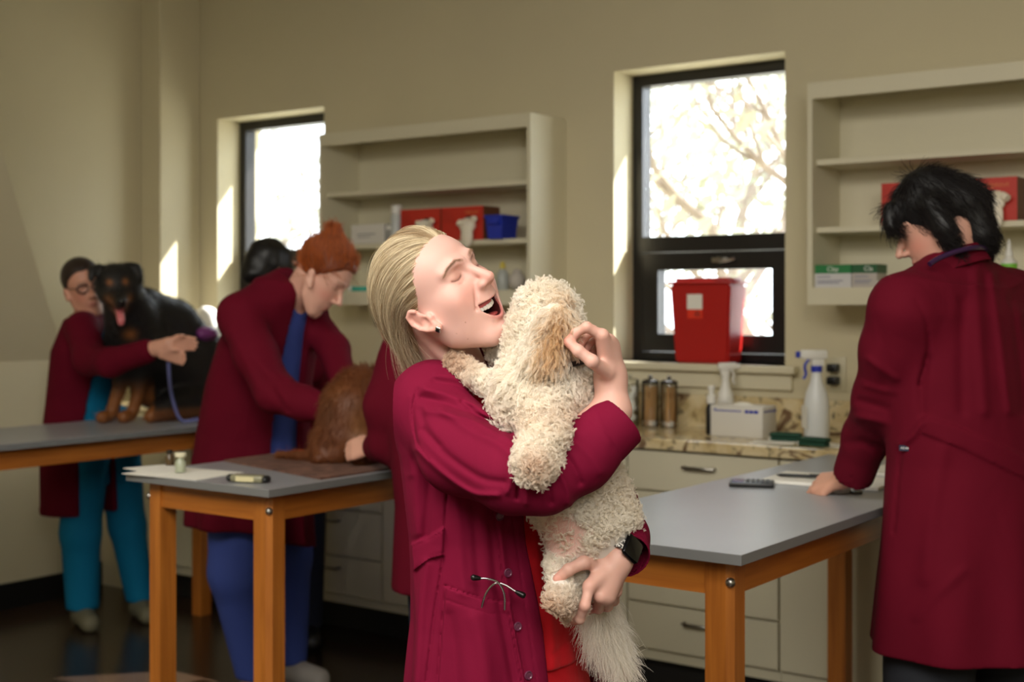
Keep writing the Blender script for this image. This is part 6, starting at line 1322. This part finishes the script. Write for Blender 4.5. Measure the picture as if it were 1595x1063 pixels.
def dog_tint(p):
    """fur colour of a place on the dog"""
    x, y = PXY(p); c = np.tile(np.array(lin((255, 250, 240))), (len(p), 1)); n = noise3(p, 70, 2); c = mixc(c, .16*smooth01(n, -.4, .8), (232, 208, 172))
    near = p[:, 1] < 2.17
    e = np.exp(-(np.hypot((x-(872-(y-480)*.18))/17, (y-520)/48))**2)*near; c = mixc(c, np.clip(1.0*e*(.75+.5*n), 0, .8), (214, 172, 112))
    c = mixc(c, .5*np.exp(-(np.hypot((x-793)/9, (y-472)/14))**2), (200, 158, 104))
    for (px, py, r_) in ((834, 724, 20), (860, 940, 22), (893, 962, 20), (705, 560, 34)):
        c = mixc(c, .62*np.exp(-(np.hypot(x-px, y-py)/r_)**2), (206, 160, 116))
    c = mixc(c, .25*np.exp(-(np.hypot((x-870)/60, (y-650)/30))**2), (222, 186, 150))
    return c
def belly(p): x, y = PXY(p); return np.exp(-(np.hypot((x-874)/42, (y-834)/38))**2)
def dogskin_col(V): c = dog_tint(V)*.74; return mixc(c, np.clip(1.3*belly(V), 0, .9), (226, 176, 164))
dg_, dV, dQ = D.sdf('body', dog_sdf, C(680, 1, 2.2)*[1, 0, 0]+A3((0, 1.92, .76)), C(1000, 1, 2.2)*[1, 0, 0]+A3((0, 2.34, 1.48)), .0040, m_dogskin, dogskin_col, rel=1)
def flow(p):
    x, y = PXY(p); v = np.tile(A3((.02, 0, -1)), (len(p), 1)); hd = (y < 505); 
    cx = (x-838)/60; v[hd] = np.stack([cx[hd]*1.2, np.zeros(hd.sum()), 0*cx[hd]+.2-.9*(y[hd] > 480)], 1)
    pw = (np.hypot(x-700, y-560) < 90); v[pw] = A3((-1, 0, .1)); return v
_r = np.random.default_rng(21)
p, n = sample(dV, dQ, 52000, _r); x, y = PXY(p)
isear = (p[:, 1] < 2.125) & (y < 600) & (y > 470) & (x > 805) & (x < 900); istail = (y > 915) & (x > 905) & (p[:, 1] > 2.2)
bel = belly(p) > .35
reg = ~isear & ~istail & ~(bel & (_r.random(len(p)) < .93)); cheek = reg & (y < 590) & (x < 860)
hd_ = np.minimum(np.minimum(skin_lhand(p), skin_rhand(p)), skin_head(p)); hd_ = np.minimum(hd_, np.linalg.norm(p-A3(wc), axis=1)-.046); reg = reg & (hd_ > .007); pc = p[reg][:14000]; nc = n[reg][:14000]; xc_, yc_ = PXY(pc)
L0 = np.where((xc_ < 806) & (yc_ < 560), .010, np.where(yc_ < 480, .017, np.where((xc_ < 775) & (yc_ < 620) | (yc_ > 860), .011, .018)))
def clumped(pc, nc, comb, L0, per, rng, k=12, curl=.0042, turns=1.4, lift=.42, jitter=.7, spread=.0016, droop=0):
    P0 = fur(pc, nc, comb, L0, rng, k=k, curl=curl, turns=turns, lift=lift, jitter=jitter, droop=droop); out = []
    taper = (1.1-.6*np.linspace(0, 1, k))[None, :, None]
    for _ in range(per): out.append(P0+rng.normal(0, spread, (len(pc), 1, 3))*taper+rng.normal(0, .0002, P0.shape))
    return np.concatenate(out)
P = clumped(pc, nc, flow(pc), L0, 8, _r)
cols = np.tile(dog_tint(pc)*_r.uniform(.93, 1.05, (len(pc), 1)), (8, 1))*_r.uniform(.95, 1.04, (8*len(pc), 1)); D.strands('fur', P, .00036, m_fur, cols)
pe, ne = sample(dV, dQ, 60000, _r, keep=lambda c: (c[:, 1] < 2.145) & (PXY(c)[1] < 592) & (PXY(c)[1] > 472) & (PXY(c)[0] > 800) & (PXY(c)[0] < 900)); pe = pe[:11000]; ne = ne[:11000]
xe, ye = PXY(pe); fl = np.stack([-(.35+.0*xe)-(xe < 840)*.2, np.full(len(pe), -.1), np.full(len(pe), -1.)], 1)
pe = pe[:2300]; ne = ne[:2300]; fl = fl[:2300]
P = clumped(pe, ne, fl, .050, 9, _r, k=16, curl=.0024, turns=1.7, lift=.13, jitter=.16, spread=.0018, droop=.1)
D.strands('ear_fur', P, .00032, m_fur, dog_tint(P[:, 4]+_r.normal(0, .006, (len(P), 3)))*np.tile(_r.uniform(.90, 1.05, (len(pe), 1)), (9, 1)))
pb, nb = sample(dV, dQ, 40000, _r); kb = (belly(pb) > .22) & (skin_lhand(pb) > .006) & (pb[:, 1] < 2.2); pb = pb[kb][:4500]; nb = nb[kb][:4500]
D.strands('belly_fur', fur(pb, nb, np.tile(A3((-.5, 0, -1)), (len(pb), 1)), .013, _r, k=6, curl=.0008, turns=.5, lift=.15, jitter=.35), .00022, m_fur, dog_tint(pb)*.95)
pt, nt_ = sample(dV, dQ, 5200, _r, keep=lambda c: (PXY(c)[1] > 905) & (PXY(c)[0] > 900) & (c[:, 1] > 2.2))
xt, yt = PXY(pt); fl = np.stack([.30+(xt-935)*.012, 0*xt, np.full(len(pt), -1.)], 1)
P = fur(pt, nt_, fl, .058, _r, k=14, curl=.0035, turns=.8, lift=.22, jitter=.22, droop=.15); D.strands('tail_fur', P, .00030, m_fur, dog_tint(pt)*_r.uniform(.80, 1.02, (len(pt), 1)))
# the one eye that shows, and the collar clasp
b = MB(); ce = Vector(surf(806, 474, dV).astype(float)); b.sph(ce+Vector((-.001, -.004, 0)), .0052, (1, 1, 1), 14); D.mb(b, 'eye', m_blk)
K_ = Fig('dog_collar', C(880, 565, 2.12), 'narrow black collar with a steel ring on the curly white dog', 'collar')
b = MB(); cc = C(855, 572, 2.175); rr = .078
b.tube([tuple(cc+np.array([rr*math.cos(a), rr*.98*math.sin(a), .016*math.cos(a)])) for a in np.linspace(0, 2*math.pi, 40, endpoint=False)], .0045, 8, closed=True); K_.mb(b, 'strap', m_tip)
b = MB(); rc = C(884, 551, 2.10); b.tube([tuple(rc+np.array([.006*math.cos(a), 0, .006*math.sin(a)])) for a in np.linspace(0, 6.283, 16, endpoint=False)], .0011, 8, closed=True); K_.mb(b, 'ring', m_steel)
